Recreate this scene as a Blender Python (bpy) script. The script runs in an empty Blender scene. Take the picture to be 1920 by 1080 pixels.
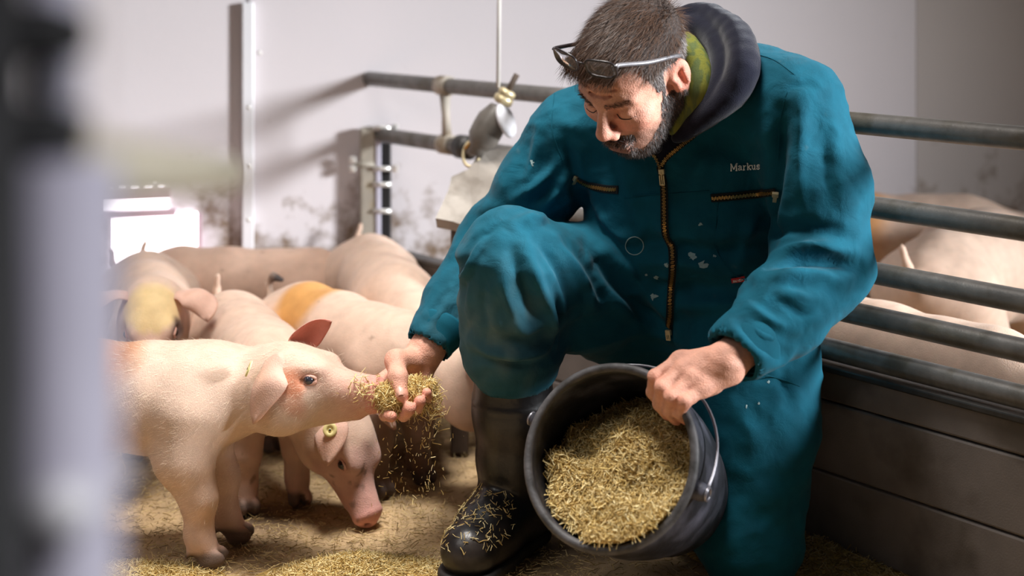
import bpy, bmesh, math, random
import numpy as np
from mathutils import Vector, Matrix
from mathutils.bvhtree import BVHTree

# ---------------------------------------------------------------- camera, world, light
FPX, HY, CH = 2667.0, -18.0, 0.95          # focal length in px, horizon row, camera height
scene = bpy.context.scene
col = scene.collection
cam = bpy.data.cameras.new('camera')
cam.sensor_width = 36.0
cam.lens = 50.0
cam.shift_y = -(540.0 - HY) / 1920.0
cam.dof.use_dof = True
cam.dof.focus_distance = 2.31
cam.dof.aperture_fstop = 2.2
cam.clip_start = 0.02
camo = bpy.data.objects.new('camera', cam)
camo.location = (0, 0, CH)
camo.rotation_euler = (math.pi / 2, 0, 0)
col.objects.link(camo)
scene.camera = camo
world = bpy.data.worlds.new('world')
scene.world = world
world.use_nodes = True
world.node_tree.nodes['Background'].inputs[0].default_value = (1.0, 0.93, 0.88, 1)
world.node_tree.nodes['Background'].inputs[1].default_value = 0.05
scene.view_settings.view_transform = 'Standard'
scene.view_settings.look = 'None'
scene.view_settings.gamma = 1.0
scene.view_settings.exposure = 0.0
scene.view_settings.use_curve_mapping = False

def area_light(name, loc, target, sx, sy, power, color, spread=180):
    l = bpy.data.lights.new(name, 'AREA')
    l.shape = 'RECTANGLE'; l.size = sx; l.size_y = sy
    l.energy = power; l.color = color; l.spread = math.radians(spread)
    o = bpy.data.objects.new(name, l)
    o.location = loc
    o.rotation_euler = (Vector(target) - Vector(loc)).to_track_quat('-Z', 'Y').to_euler()
    col.objects.link(o)
    return o
# daylight of the barn's side window (right of the frame, behind the pen fence)
area_light('window_daylight', (5.0, 0.90, 1.75), (-0.95, 2.65, 0.30), 0.9, 0.9, 54, (0.93, 0.97, 1.0), 46)
# unseen fill added above and left to brighten the pigs
area_light('pig_fill', (-1.4, 1.15, 2.0), (-0.62, 2.55, 0.12), 0.8, 0.8, 2.0, (1.0, 0.96, 0.92), 66)
# unseen overhead light added to brighten floor and straw
area_light('floor_fill', (-0.10, 2.20, 2.7), (-0.16, 2.42, 0.0), 0.7, 0.7, 14, (1.0, 0.96, 0.91), 60)
# unseen light added behind the camera to lift the blurred gate post
area_light('post_fill', (0.55, -0.25, 1.95), (-0.20, 0.50, 0.55), 0.4, 0.4, 1.1, (0.97, 0.96, 1.0), 50)

# ---------------------------------------------------------------- helpers
rng = np.random.default_rng(7)
random.seed(7)
def W(px, py, Y):
    return np.array([(px - 960.0) * Y / FPX, Y, CH - (py - HY) * Y / FPX])
def floorpt(px, py):
    return W(px, py, CH * FPX / (py - HY))
def lin(c):
    c = np.array(c, float) / 255.0
    return np.where(c <= 0.04045, c / 12.92, ((c + 0.055) / 1.055) ** 2.4)
def unit(v):
    v = np.array(v, float)
    return v / (np.linalg.norm(v) + 1e-12)
def tag(o, label=None, cat=None, group=None, kind=None):
    if label: o['label'] = label
    if cat: o['category'] = cat
    if group: o['group'] = group
    if kind: o['kind'] = kind
    return o
def empty(name, loc=(0, 0, 0), rz=0.0):
    o = bpy.data.objects.new(name, None)
    o.location = loc; o.rotation_euler = (0, 0, rz)
    o.empty_display_size = 0.05
    col.objects.link(o)
    return o
def mkmesh(name, V, F, mat, parent=None, smooth=True, colors=None, local=False):
    """one mesh object; V in world coordinates (or in the parent's when local)"""
    me = bpy.data.meshes.new(name)
    V = np.asarray(V, float)
    if len(F) and isinstance(F, np.ndarray):
        n = F.shape[1]
        me.vertices.add(len(V)); me.vertices.foreach_set('co', V.astype(np.float32).ravel())
        me.loops.add(F.size); me.loops.foreach_set('vertex_index', F.astype(np.int32).ravel())
        me.polygons.add(len(F))
        me.polygons.foreach_set('loop_start', np.arange(0, F.size, n, dtype=np.int32))
        me.polygons.foreach_set('loop_total', np.full(len(F), n, dtype=np.int32))
        me.update(calc_edges=True); me.validate()
    else:
        me.from_pydata([tuple(v) for v in V], [], [tuple(int(i) for i in f) for f in F])
        me.update()
    if smooth:
        me.polygons.foreach_set('use_smooth', np.ones(len(me.polygons), dtype=bool))
    if colors is not None:
        a = me.color_attributes.new('Col', 'FLOAT_COLOR', 'POINT')
        c = np.ones((len(V), 4), np.float32); c[:, :3] = colors
        a.data.foreach_set('color', c.ravel())
    if mat is not None:
        me.materials.append(mat)
    o = bpy.data.objects.new(name, me)
    col.objects.link(o)
    if parent is not None:
        o.parent = parent
        if not local:
            m = Matrix.Identity(4)
            p = parent
            chain_ = []
            while p is not None:
                chain_.append(p); p = p.parent
            for q in reversed(chain_):
                m = m @ q.matrix_parent_inverse @ q.matrix_basis
            o.matrix_parent_inverse = m.inverted()
    return o

# ---- materials
def mat(name, base, rough=0.6, vary=0.0, scale=30.0, bump=0.0, bscale=200.0, metal=0.0, attr=False,
        stretch=None, sub=0.0, spec=0.5, sheen=0.0, second=None, sscale=8.0, sthr=(0.5, 0.62), island=None, detail=6.0, trans=0.0):
    m = bpy.data.materials.new(name); m.use_nodes = True
    nt = m.node_tree; N = nt.nodes; L = nt.links
    b = N['Principled BSDF']
    b.inputs['Roughness'].default_value = rough
    b.inputs['Metallic'].default_value = metal
    b.inputs['Specular IOR Level'].default_value = spec
    if sheen:
        b.inputs['Sheen Weight'].default_value = sheen
        b.inputs['Sheen Roughness'].default_value = 0.4
    if sub:
        b.inputs['Subsurface Weight'].default_value = sub
        b.inputs['Subsurface Radius'].default_value = (1.0, 0.35, 0.2)
        b.inputs['Subsurface Scale'].default_value = 0.008
    if trans:
        b.inputs['Transmission Weight'].default_value = trans
    tc = N.new('ShaderNodeTexCoord')
    mp = N.new('ShaderNodeMapping')
    L.new(tc.outputs['Object'], mp.inputs[0])
    if stretch: mp.inputs['Scale'].default_value = stretch
    if attr:
        src = N.new('ShaderNodeVertexColor'); src.layer_name = 'Col'
        out = src.outputs[0]
    else:
        src = N.new('ShaderNodeRGB'); src.outputs[0].default_value = (*lin(base), 1)
        out = src.outputs[0]
    def mixc(fac, a, bcol):
        mx = N.new('ShaderNodeMix'); mx.data_type = 'RGBA'
        L.new(fac, mx.inputs[0]); L.new(a, mx.inputs[6])
        if isinstance(bcol, tuple): mx.inputs[7].default_value = bcol
        else: L.new(bcol, mx.inputs[7])
        return mx.outputs[2]
    if island is not None:
        g = N.new('ShaderNodeNewGeometry')
        rp = N.new('ShaderNodeValToRGB')
        rp.color_ramp.elements[0].color = (*lin(island[0]), 1)
        rp.color_ramp.elements[1].color = (*lin(island[-1]), 1)
        for i, c in enumerate(island[1:-1]):
            e = rp.color_ramp.elements.new((i + 1) / (len(island) - 1)); e.color = (*lin(c), 1)
        L.new(g.outputs['Random Per Island'], rp.inputs[0])
        out = rp.outputs[0]
    if second is not None:
        ns = N.new('ShaderNodeTexNoise'); ns.inputs['Scale'].default_value = sscale; ns.inputs['Detail'].default_value = detail
        L.new(mp.outputs[0], ns.inputs['Vector'])
        r = N.new('ShaderNodeMapRange'); r.inputs[1].default_value = sthr[0]; r.inputs[2].default_value = sthr[1]
        L.new(ns.outputs[0], r.inputs[0])
        out = mixc(r.outputs[0], out, (*lin(second), 1))
    if vary:
        ns = N.new('ShaderNodeTexNoise'); ns.inputs['Scale'].default_value = scale; ns.inputs['Detail'].default_value = 6
        L.new(mp.outputs[0], ns.inputs['Vector'])
        r = N.new('ShaderNodeMapRange'); r.inputs[1].default_value = 0.25; r.inputs[2].default_value = 0.75
        r.inputs[3].default_value = 1 - vary; r.inputs[4].default_value = 1 + vary
        L.new(ns.outputs[0], r.inputs[0])
        mu = N.new('ShaderNodeVectorMath'); mu.operation = 'SCALE'
        L.new(out, mu.inputs[0]); L.new(r.outputs[0], mu.inputs['Scale'])
        out = mu.outputs[0]
    L.new(out, b.inputs['Base Color'])
    if bump:
        ns = N.new('ShaderNodeTexNoise'); ns.inputs['Scale'].default_value = bscale; ns.inputs['Detail'].default_value = 4
        L.new(mp.outputs[0], ns.inputs['Vector'])
        bp = N.new('ShaderNodeBump'); bp.inputs['Strength'].default_value = bump; bp.inputs['Distance'].default_value = 0.004
        L.new(ns.outputs[0], bp.inputs['Height']); L.new(bp.outputs[0], b.inputs['Normal'])
    return m
def emis(name, c, s):
    m = bpy.data.materials.new(name); m.use_nodes = True
    b = m.node_tree.nodes['Principled BSDF']
    b.inputs['Base Color'].default_value = (*lin(c), 1)
    b.inputs['Emission Color'].default_value = (*lin(c), 1)
    b.inputs['Emission Strength'].default_value = s
    return m

# ---- signed-distance modelling
def smin(a, b, k):
    h = np.maximum(k - np.abs(a - b), 0.0) / k
    return np.minimum(a, b) - h * h * k * 0.25
class Field:
    def __init__(s, lo, hi, h):
        s.lo = np.array(lo, float); s.h = h
        s.n = np.ceil((np.array(hi, float) - s.lo) / h).astype(int) + 1
        s.d = np.full(s.n, 1.0, np.float32)
    def block(s, lo, hi):
        a = np.clip(np.floor((np.array(lo) - s.lo) / s.h).astype(int), 0, s.n)
        b = np.clip(np.ceil((np.array(hi) - s.lo) / s.h).astype(int) + 1, 0, s.n)
        if np.any(b <= a): return None, None
        sl = tuple(slice(a[i], b[i]) for i in range(3))
        ax = [(s.lo[i] + np.arange(a[i], b[i]) * s.h).astype(np.float32) for i in range(3)]
        return sl, (ax[0][:, None, None], ax[1][None, :, None], ax[2][None, None, :])
    def put(s, sl, d, k, sub):
        c = s.d[sl]
        if sub: s.d[sl] = -smin(-c, d, k)
        else: s.d[sl] = smin(c, d, k)
    def cap(s, a, b, ra, rb, k=0.01, sub=False, sc=(1, 1, 1)):
        a = np.array(a, float); b = np.array(b, float)
        m = max(ra, rb) * 1.15 + k + 2 * s.h
        pad = m / np.array(sc)
        sl, G = s.block(np.minimum(a, b) - pad, np.maximum(a, b) + pad)
        if sl is None: return
        sc = np.array(sc, float)
        a_ = a * sc; ba = (b - a) * sc; L = max(float(ba @ ba), 1e-12)
        P = [G[i] * sc[i] - a_[i] for i in range(3)]
        t = np.clip((P[0] * ba[0] + P[1] * ba[1] + P[2] * ba[2]) / L, 0, 1)
        d = np.sqrt((P[0] - t * ba[0]) ** 2 + (P[1] - t * ba[1]) ** 2 + (P[2] - t * ba[2]) ** 2) - (ra + (rb - ra) * t)
        s.put(sl, d.astype(np.float32), k, sub)
    def chain(s, pts, rads, k=0.01, sub=False, sc=(1, 1, 1)):
        for i in range(len(pts) - 1):
            s.cap(pts[i], pts[i + 1], rads[i], rads[i + 1], k, sub, sc)
    def ell(s, c, r, R=None, k=0.01, sub=False):
        """ellipsoid; R rows = local axes in field space"""
        c = np.array(c, float); r = np.array(r, float)
        R = np.eye(3) if R is None else np.array(R, float)
        ext = np.sqrt((R.T ** 2) @ (r ** 2)) + k + 2 * s.h
        sl, G = s.block(c - ext, c + ext)
        if sl is None: return
        P = [G[i] - c[i] for i in range(3)]
        q = [P[0] * R[j, 0] + P[1] * R[j, 1] + P[2] * R[j, 2] for j in range(3)]
        k0 = np.sqrt((q[0] / r[0]) ** 2 + (q[1] / r[1]) ** 2 + (q[2] / r[2]) ** 2)
        k1 = np.sqrt((q[0] / r[0] ** 2) ** 2 + (q[1] / r[1] ** 2) ** 2 + (q[2] / r[2] ** 2) ** 2) + 1e-9
        s.put(sl, (k0 * (k0 - 1) / k1).astype(np.float32), k, sub)
    def cut_below(s, z):
        zz = (s.lo[2] + np.arange(s.n[2]) * s.h)[None, None, :]
        s.d = np.maximum(s.d, (z - zz).astype(np.float32))
    def mesh(s, smooth=2):
        d = np.pad(s.d, 1, constant_values=1.0)
        o = s.lo - s.h
        S = d < 0
        nx, ny, nz = d.shape
        cnt = np.zeros((nx - 1, ny - 1, nz - 1), np.int8)
        for i in (0, 1):
            for j in (0, 1):
                for k in (0, 1):
                    cnt += S[i:nx - 1 + i, j:ny - 1 + j, k:nz - 1 + k]
        act = (cnt > 0) & (cnt < 8)
        idx = np.full(act.shape, -1, np.int32)
        C = np.argwhere(act)
        idx[act] = np.arange(len(C))
        pos = np.zeros((len(C), 3)); num = np.zeros(len(C))
        cor = [(i, j, k) for i in (0, 1) for j in (0, 1) for k in (0, 1)]
        val = {c: d[C[:, 0] + c[0], C[:, 1] + c[1], C[:, 2] + c[2]].astype(float) for c in cor}
        for a in cor:
            for ax in range(3):
                if a[ax] == 0:
                    b = list(a); b[ax] = 1; b = tuple(b)
                    va, vb = val[a], val[b]
                    m = (va < 0) != (vb < 0)
                    t = np.where(m, va / np.where(m, va - vb, 1), 0)
                    p = np.array(a, float)[None, :].repeat(len(C), 0); p[:, ax] += t
                    pos[m] += p[m]; num[m] += 1
        V = o + (C + pos / num[:, None]) * s.h
        Q = []
        for ax in range(3):
            u, v = (ax + 1) % 3, (ax + 2) % 3
            sl0 = [slice(1, -1)] * 3; sl1 = [slice(1, -1)] * 3
            sl0[ax] = slice(0, -1); sl1[ax] = slice(1, None)
            A = S[tuple(sl0)]; B = S[tuple(sl1)]
            for flip, M in ((False, A & ~B), (True, ~A & B)):
                E = np.argwhere(M)
                if not len(E): continue
                off = np.ones(3, int); off[ax] = 0
                E = E + off
                q = []
                for du, dv in ((1, 1), (0, 1), (0, 0), (1, 0)):
                    c = E.copy(); c[:, u] -= du; c[:, v] -= dv
                    q.append(idx[c[:, 0], c[:, 1], c[:, 2]])
                q = np.stack(q, 1)
                Q.append(q[:, ::-1] if flip else q)
        F = np.concatenate(Q)
        return relax(V, F, smooth), F
def relax(V, F, it, lam=0.5):
    E = np.concatenate([F[:, [i, (i + 1) % F.shape[1]]] for i in range(F.shape[1])])
    deg = np.bincount(E.ravel(), minlength=len(V)).astype(float)
    for _ in range(it):
        acc = np.zeros_like(V)
        for c in range(3):
            acc[:, c] = np.bincount(E[:, 0], V[E[:, 1], c], len(V)) + np.bincount(E[:, 1], V[E[:, 0], c], len(V))
        V = V + lam * (acc / np.maximum(deg, 1)[:, None] - V)
    return V
def vnormals(V, F):
    n = np.cross(V[F[:, 2]] - V[F[:, 0]], V[F[:, -1]] - V[F[:, 1]])
    N = np.zeros_like(V)
    for i in range(F.shape[1]):
        for c in range(3):
            N[:, c] += np.bincount(F[:, i], n[:, c], len(V))
    return N / (np.linalg.norm(N, axis=1, keepdims=True) + 1e-12)
def wav(P, freq, seed, n=7):
    r = np.random.default_rng(seed)
    out = np.zeros(len(P))
    for _ in range(n):
        k = r.normal(size=3); k /= np.linalg.norm(k)
        f = freq * r.uniform(0.6, 1.7)
        out += np.sin(P @ k * f + r.uniform(0, 6.28))
    return out / n * 1.6
def seg_dist(P, pts):
    best = np.full(len(P), 1e9)
    for a, b in zip(pts[:-1], pts[1:]):
        ba = b - a; L = max(ba @ ba, 1e-12)
        t = np.clip((P - a) @ ba / L, 0, 1)
        best = np.minimum(best, np.linalg.norm(P - a - t[:, None] * ba, axis=1))
    return best
def bvh_of(V, F):
    return BVHTree.FromPolygons([tuple(v) for v in V], [tuple(int(i) for i in f) for f in F])
def shoot(bvh, px, py):
    d = Vector(((px - 960) / FPX, 1.0, -(py - HY) / FPX)).normalized()
    loc, nor, i, dist = bvh.ray_cast(Vector((0, 0, CH)), d)
    if loc is None: return None, None
    return np.array(loc), np.array(nor)

# ---- plain geometry
def tube_geo(pts, rads, seg=12, closed=False, caps=True):
    pts = [np.array(p, float) for p in pts]
    n = len(pts)
    if np.isscalar(rads): rads = [rads] * n
    V, F = [], []
    up = None
    for i, p in enumerate(pts):
        if closed: t = pts[(i + 1) % n] - pts[i - 1]
        else: t = pts[min(i + 1, n - 1)] - pts[max(i - 1, 0)]
        t = unit(t)
        if up is None:
            up = np.array([0, 0, 1.0]) if abs(t[2]) < 0.9 else np.array([1.0, 0, 0])
        s = unit(np.cross(t, up)); up = np.cross(s, t)
        for j in range(seg):
            a = 2 * math.pi * j / seg
            V.append(p + rads[i] * (math.cos(a) * s + math.sin(a) * up))
    for i in range(n if closed else n - 1):
        k = (i + 1) % n
        for j in range(seg):
            F.append((i * seg + j, i * seg + (j + 1) % seg, k * seg + (j + 1) % seg, k * seg + j))
    if caps and not closed:
        F.append(tuple(range(seg))[::-1]); F.append(tuple(range((n - 1) * seg, n * seg)))
    return V, F
def tube(name, pts, rads, m, parent=None, seg=12, closed=False):
    V, F = tube_geo(pts, rads, seg, closed)
    return mkmesh(name, V, F, m, parent)
def spline(pts, n):
    """catmull-rom through pts"""
    P = np.array(pts, float)
    Q = np.vstack([2 * P[0] - P[1], P, 2 * P[-1] - P[-2]])
    out = []
    seg = len(P) - 1
    for u in np.linspace(0, seg, n):
        i = min(int(u), seg - 1); t = u - i
        p0, p1, p2, p3 = Q[i:i + 4]
        out.append(0.5 * (2 * p1 + (p2 - p0) * t + (2 * p0 - 5 * p1 + 4 * p2 - p3) * t * t + (3 * p1 - p0 - 3 * p2 + p3) * t ** 3))
    return np.array(out)
def box_geo(c, ax, half, bev=0.0):
    """box with axes ax (3 rows) and half sizes; bev = chamfer"""
    bm = bmesh.new()
    bmesh.ops.create_cube(bm, size=2.0)
    for v in bm.verts:
        v.co = Vector((v.co.x * half[0], v.co.y * half[1], v.co.z * half[2]))
    if bev:
        bmesh.ops.bevel(bm, geom=list(bm.edges), offset=bev, segments=2, affect='EDGES', profile=0.5)
    ax = np.array(ax, float)
    V = [np.array(c, float) + np.array(v.co) @ ax for v in bm.verts]
    bm.verts.index_update()
    F = [tuple(v.index for v in f.verts) for f in bm.faces]
    bm.free()
    return V, F
def boxo(name, c, ax, half, m, parent=None, bev=0.0, smooth=False):
    V, F = box_geo(c, ax, half, bev)
    return mkmesh(name, V, F, m, parent, smooth=smooth)
def lathe_geo(profile, c, axis, seg=48):
    """profile list of (r, h) along axis from c"""
    axis = unit(axis)
    s = unit(np.cross(axis, [0, 0, 1.0] if abs(axis[2]) < 0.95 else [1.0, 0, 0])); u = np.cross(s, axis)
    V, F = [], []
    for r, h in profile:
        for j in range(seg):
            a = 2 * math.pi * j / seg
            V.append(np.array(c) + axis * h + r * (math.cos(a) * s + math.sin(a) * u))
    for i in range(len(profile) - 1):
        for j in range(seg):
            F.append((i * seg + j, i * seg + (j + 1) % seg, (i + 1) * seg + (j + 1) % seg, (i + 1) * seg + j))
    return V, F
def join_geo(parts):
    V, F = [], []
    for v, f in parts:
        o = len(V); V += list(v); F += [tuple(i + o for i in q) for q in f]
    return V, F
def straw_mesh(name, P, D, Ln, Wd, m, parent=None, bend=0.15):
    """many short straw pieces: three-sided bent prisms"""
    n = len(P)
    D = D / (np.linalg.norm(D, axis=1, keepdims=True) + 1e-9)
    ref = rng.normal(size=(n, 3))
    A = np.cross(D, ref); A /= np.linalg.norm(A, axis=1, keepdims=True) + 1e-9
    B = np.cross(D, A)
    V = np.zeros((n, 9, 3))
    for i, t in enumerate((-0.5, 0.0, 0.5)):
        c = P + D * (Ln * t)[:, None] + A * (Ln * bend * rng.uniform(-1, 1, n) * (abs(t) * 2))[:, None]
        for j in range(3):
            a = 2 * math.pi * j / 3
            V[:, i * 3 + j] = c + (math.cos(a) * A + math.sin(a) * B * 0.6) * (Wd * 0.5)[:, None]
    f = [[i * 3 + j, i * 3 + (j + 1) % 3, i * 3 + 3 + (j + 1) % 3, i * 3 + 3 + j] for i in (0, 1) for j in range(3)]
    F = (np.arange(n)[:, None, None] * 9 + np.array(f)[None]).reshape(-1, 4)
    return mkmesh(name, V.reshape(-1, 3), F, m, parent, smooth=False)
def sample_mesh(V, F, n, keep=None):
    T = np.concatenate([F[:, [0, 1, 2]], F[:, [0, 2, 3]]]) if F.shape[1] == 4 else F
    a, b, c = V[T[:, 0]], V[T[:, 1]], V[T[:, 2]]
    cr = np.cross(b - a, c - a); ar = np.linalg.norm(cr, axis=1)
    if keep is not None:
        ar = ar * keep((a + b + c) / 3, cr / (ar[:, None] + 1e-12))
    i = rng.choice(len(T), n, p=ar / ar.sum())
    u, v = rng.random(n), rng.random(n)
    fl = u + v > 1; u[fl] = 1 - u[fl]; v[fl] = 1 - v[fl]
    P = a[i] + (b[i] - a[i]) * u[:, None] + (c[i] - a[i]) * v[:, None]
    Nn = cr[i] / (np.linalg.norm(cr[i], axis=1, keepdims=True) + 1e-12)
    return P, Nn
def strands(name, P, D, Nn, Ln, Wd, m, parent=None, lift=0.3, seg=3, curl=0.0):
    """hair: flat tapering ribbons that bend from the normal towards D"""
    n = len(P)
    V = np.zeros((n, 2 * seg + 1, 3))
    side = np.cross(D, Nn); side /= np.linalg.norm(side, axis=1, keepdims=True) + 1e-9
    side = side + rng.normal(size=(n, 3)) * 0.3
    side /= np.linalg.norm(side, axis=1, keepdims=True)
    c = P.copy()
    dirv = D + Nn * lift
    for i in range(seg + 1):
        w = Wd * (1 - i / seg) * 0.5 if i else Wd * 0.5
        if i < seg:
            V[:, 2 * i] = c - side * np.reshape(w, (-1, 1)); V[:, 2 * i + 1] = c + side * np.reshape(w, (-1, 1))
        else: V[:, 2 * seg] = c
        dd = dirv / (np.linalg.norm(dirv, axis=1, keepdims=True) + 1e-9)
        c = c + dd * (Ln / seg)[:, None]
        dirv = dirv - Nn * (lift * 0.8 / seg) + rng.normal(size=(n, 3)) * curl
    f4 = [[2 * i, 2 * i + 1, 2 * i + 3, 2 * i + 2] for i in range(seg - 1)]
    F = []
    me_F3 = np.arange(n)[:, None] * (2 * seg + 1) + np.array([[2 * seg - 2, 2 * seg - 1, 2 * seg]])
    if f4:
        q = (np.arange(n)[:, None, None] * (2 * seg + 1) + np.array(f4)[None]).reshape(-1, 4)
        t1 = q[:, [0, 1, 2]]; t2 = q[:, [0, 2, 3]]
        T = np.concatenate([t1, t2, me_F3])
    else: T = me_F3
    return mkmesh(name, V.reshape(-1, 3), T, m, parent, smooth=False)
# ---------------------------------------------------------------- materials
M = {}
M['floor'] = mat('floor_dirt', (182, 154, 116), 0.95, vary=0.45, scale=9, bump=0.8, bscale=70, second=(108, 88, 68), sscale=3.2, sthr=(0.50, 0.68))
M['steel'] = mat('galvanised_steel', (116, 112, 108), 0.40, vary=0.25, scale=40, metal=0.25, bump=0.1, bscale=300, second=(98, 92, 82), sscale=14)
M['steel_dark'] = mat('dark_steel', (70, 68, 66), 0.45, vary=0.3, scale=40, metal=0.6, bump=0.15, bscale=250)
M['pipe_pale'] = mat('pale_dusty_pipe', (178, 168, 156), 0.6, vary=0.15, scale=30, second=(150, 135, 115), sscale=20)
M['post'] = mat('dusty_post', (168, 160, 148), 0.6, vary=0.2, scale=20, second=(140, 125, 95), sscale=10)
M['bolt'] = mat('bright_bolt', (235, 232, 228), 0.3, metal=0.6)
M['plank'] = mat('grey_plastic_plank', (112, 104, 100), 0.55, vary=0.18, scale=14, bump=0.12, bscale=400, second=(86, 78, 72), sscale=6)
M['rubber_cap'] = mat('black_rubber', (18, 18, 20), 0.6, vary=0.2)
M['alu'] = mat('bright_aluminium', (236, 234, 238), 0.35, metal=0.1)
M['lit'] = emis('sun_patch_glow', (255, 250, 255), 3.0)  # glow that stands in for sunlight falling on the wall
M['brown'] = mat('dirty_brown', (72, 58, 48), 0.8, vary=0.4, scale=30)
M['board'] = mat('dusty_grey_board', (152, 143, 134), 0.75, vary=0.15, scale=25, second=(104, 94, 84), sscale=12, sthr=(0.5, 0.7))
M['cord'] = mat('pale_cord', (205, 200, 195), 0.8)
M['near_grey'] = mat('near_grey_paint', (196, 192, 208), 0.55, vary=0.08, scale=20)
M['brass'] = mat('brass', (190, 150, 90), 0.35, metal=0.8)
M['brassy_pale'] = mat('pale_brass', (205, 188, 150), 0.4, metal=0.5)
M['gadget'] = mat('grey_plastic_housing', (104, 98, 92), 0.4, vary=0.15, scale=60)
M['clear'] = mat('milky_plastic', (205, 203, 208), 0.25, vary=0.1, scale=120)
STRAW = ((176, 142, 80), (216, 186, 116), (238, 212, 146), (250, 234, 184), (196, 164, 98))
M['straw'] = mat('chopped_straw', (210, 180, 110), 0.6, island=STRAW, spec=0.3)
M['straw_core'] = mat('straw_core', (190, 158, 90), 0.9, vary=0.4, scale=120, bump=0.8, bscale=180)
M['straw_dirty'] = mat('trodden_straw', (150, 125, 80), 0.8, island=((120, 98, 64), (166, 140, 94), (200, 172, 118), (232, 208, 156), (140, 118, 82)), spec=0.2)

def wall_mat(name='painted_wall', ca=(222, 214, 218), cb=(212, 204, 206)):
    m = bpy.data.materials.new(name); m.use_nodes = True
    nt = m.node_tree; N = nt.nodes; L = nt.links; b = N['Principled BSDF']
    b.inputs['Roughness'].default_value = 0.75
    tc = N.new('ShaderNodeTexCoord')
    sep = N.new('ShaderNodeSeparateXYZ'); L.new(tc.outputs['Object'], sep.inputs[0])
    n1 = N.new('ShaderNodeTexNoise'); n1.inputs['Scale'].default_value = 9; n1.inputs['Detail'].default_value = 8; n1.inputs['Roughness'].default_value = 0.65
    L.new(tc.outputs['Object'], n1.inputs['Vector'])
    hg = N.new('ShaderNodeMapRange'); hg.inputs[1].default_value = 0.62; hg.inputs[2].default_value = 0.30; hg.inputs[3].default_value = -0.10; hg.inputs[4].default_value = 0.16
    L.new(sep.outputs[2], hg.inputs[0])
    ad = N.new('ShaderNodeMath'); ad.operation = 'ADD'; L.new(n1.outputs[0], ad.inputs[0]); L.new(hg.outputs[0], ad.inputs[1])
    mr = N.new('ShaderNodeMapRange'); mr.inputs[1].default_value = 0.58; mr.inputs[2].default_value = 0.76
    L.new(ad.outputs[0], mr.inputs[0])
    n2 = N.new('ShaderNodeTexNoise'); n2.inputs['Scale'].default_value = 2.2; n2.inputs['Detail'].default_value = 3
    L.new(tc.outputs['Object'], n2.inputs['Vector'])
    c1 = N.new('ShaderNodeMix'); c1.data_type = 'RGBA'; L.new(n2.outputs[0], c1.inputs[0])
    c1.inputs[6].default_value = (*lin(ca), 1); c1.inputs[7].default_value = (*lin(cb), 1)
    c2 = N.new('ShaderNodeMix'); c2.data_type = 'RGBA'; L.new(mr.outputs[0], c2.inputs[0]); L.new(c1.outputs[2], c2.inputs[6])
    c2.inputs[7].default_value = (*lin((120, 98, 78)), 1)
    L.new(c2.outputs[2], b.inputs['Base Color'])
    bp = N.new('ShaderNodeBump'); bp.inputs['Strength'].default_value = 0.15; bp.inputs['Distance'].default_value = 0.003
    n3 = N.new('ShaderNodeTexNoise'); n3.inputs['Scale'].default_value = 120; L.new(tc.outputs['Object'], n3.inputs['Vector'])
    L.new(n3.outputs[0], bp.inputs['Height']); L.new(bp.outputs[0], b.inputs['Normal'])
    return m
M['wall'] = wall_mat(); M['wall_grey'] = wall_mat('grey_wall_board', (196, 186, 182), (186, 176, 172))

# ---------------------------------------------------------------- setting
V, F = [], []
nx, ny = 120, 90
gx = np.linspace(-3.0, 3.5, nx); gy = np.linspace(0.0, 6.0, ny)
GX, GY = np.meshgrid(gx, gy, indexing='ij')
PZ = np.stack([GX.ravel(), GY.ravel(), np.zeros(GX.size)], 1)
PZ[:, 2] = -0.006 + 0.004 * wav(PZ, 9, 3) + 0.002 * wav(PZ, 30, 4)
ii, jj = np.meshgrid(np.arange(nx - 1), np.arange(ny - 1), indexing='ij')
q = np.stack([ii * ny + jj, (ii + 1) * ny + jj, (ii + 1) * ny + jj + 1, ii * ny + jj + 1], -1).reshape(-1, 4)
floor = mkmesh('floor', PZ, q, M['floor'])
tag(floor, 'trodden barn floor of dark dirt strewn with straw', 'floor', kind='structure')

WD = unit([1.0, 0.22, 0.0]); WN = np.array([WD[1], -WD[0], 0.0]); WP = np.array([-0.351, 3.60, 0.0])
ZUP = np.array([0, 0, 1.0])
def wall_u(px):
    k = (px - 960.0) / FPX
    # WP.x + u WD.x = k (WP.y + u WD.y)
    return (k * WP[1] - WP[0]) / (WD[0] - k * WD[1])
def wall_pt(px, py, off=0.0):
    u = wall_u(px); p = WP + u * WD
    return np.array([p[0], p[1], CH - (py - HY) * p[1] / FPX]) + WN * off
AXW = np.array([WD, -WN, ZUP])
wall_back = empty('wall_back', WP)
tag(wall_back, 'white painted barn wall of tall boards, stained brown near the pigs', 'wall', kind='structure')
cuts = [wall_u(-500), wall_u(466), wall_u(1718), wall_u(3400)]
for i in range(3):
    a, b = cuts[i] + 0.0004, cuts[i + 1] - 0.0004
    boxo('panel', WP + WD * (a + b) / 2 - WN * (0.02 + (0.006 if i == 0 else 0.0)) + ZUP * 1.4, AXW, ((b - a) / 2, 0.02, 1.45), M['wall'] if i < 2 else M['wall_grey'], wall_back, bev=0.0012)
boxo('backing', WP + WD * (cuts[0] + cuts[-1]) / 2 - WN * 0.07 + ZUP * 1.4, AXW, ((cuts[-1] - cuts[0]) / 2, 0.022, 1.45), M['wall'], wall_back)
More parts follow.
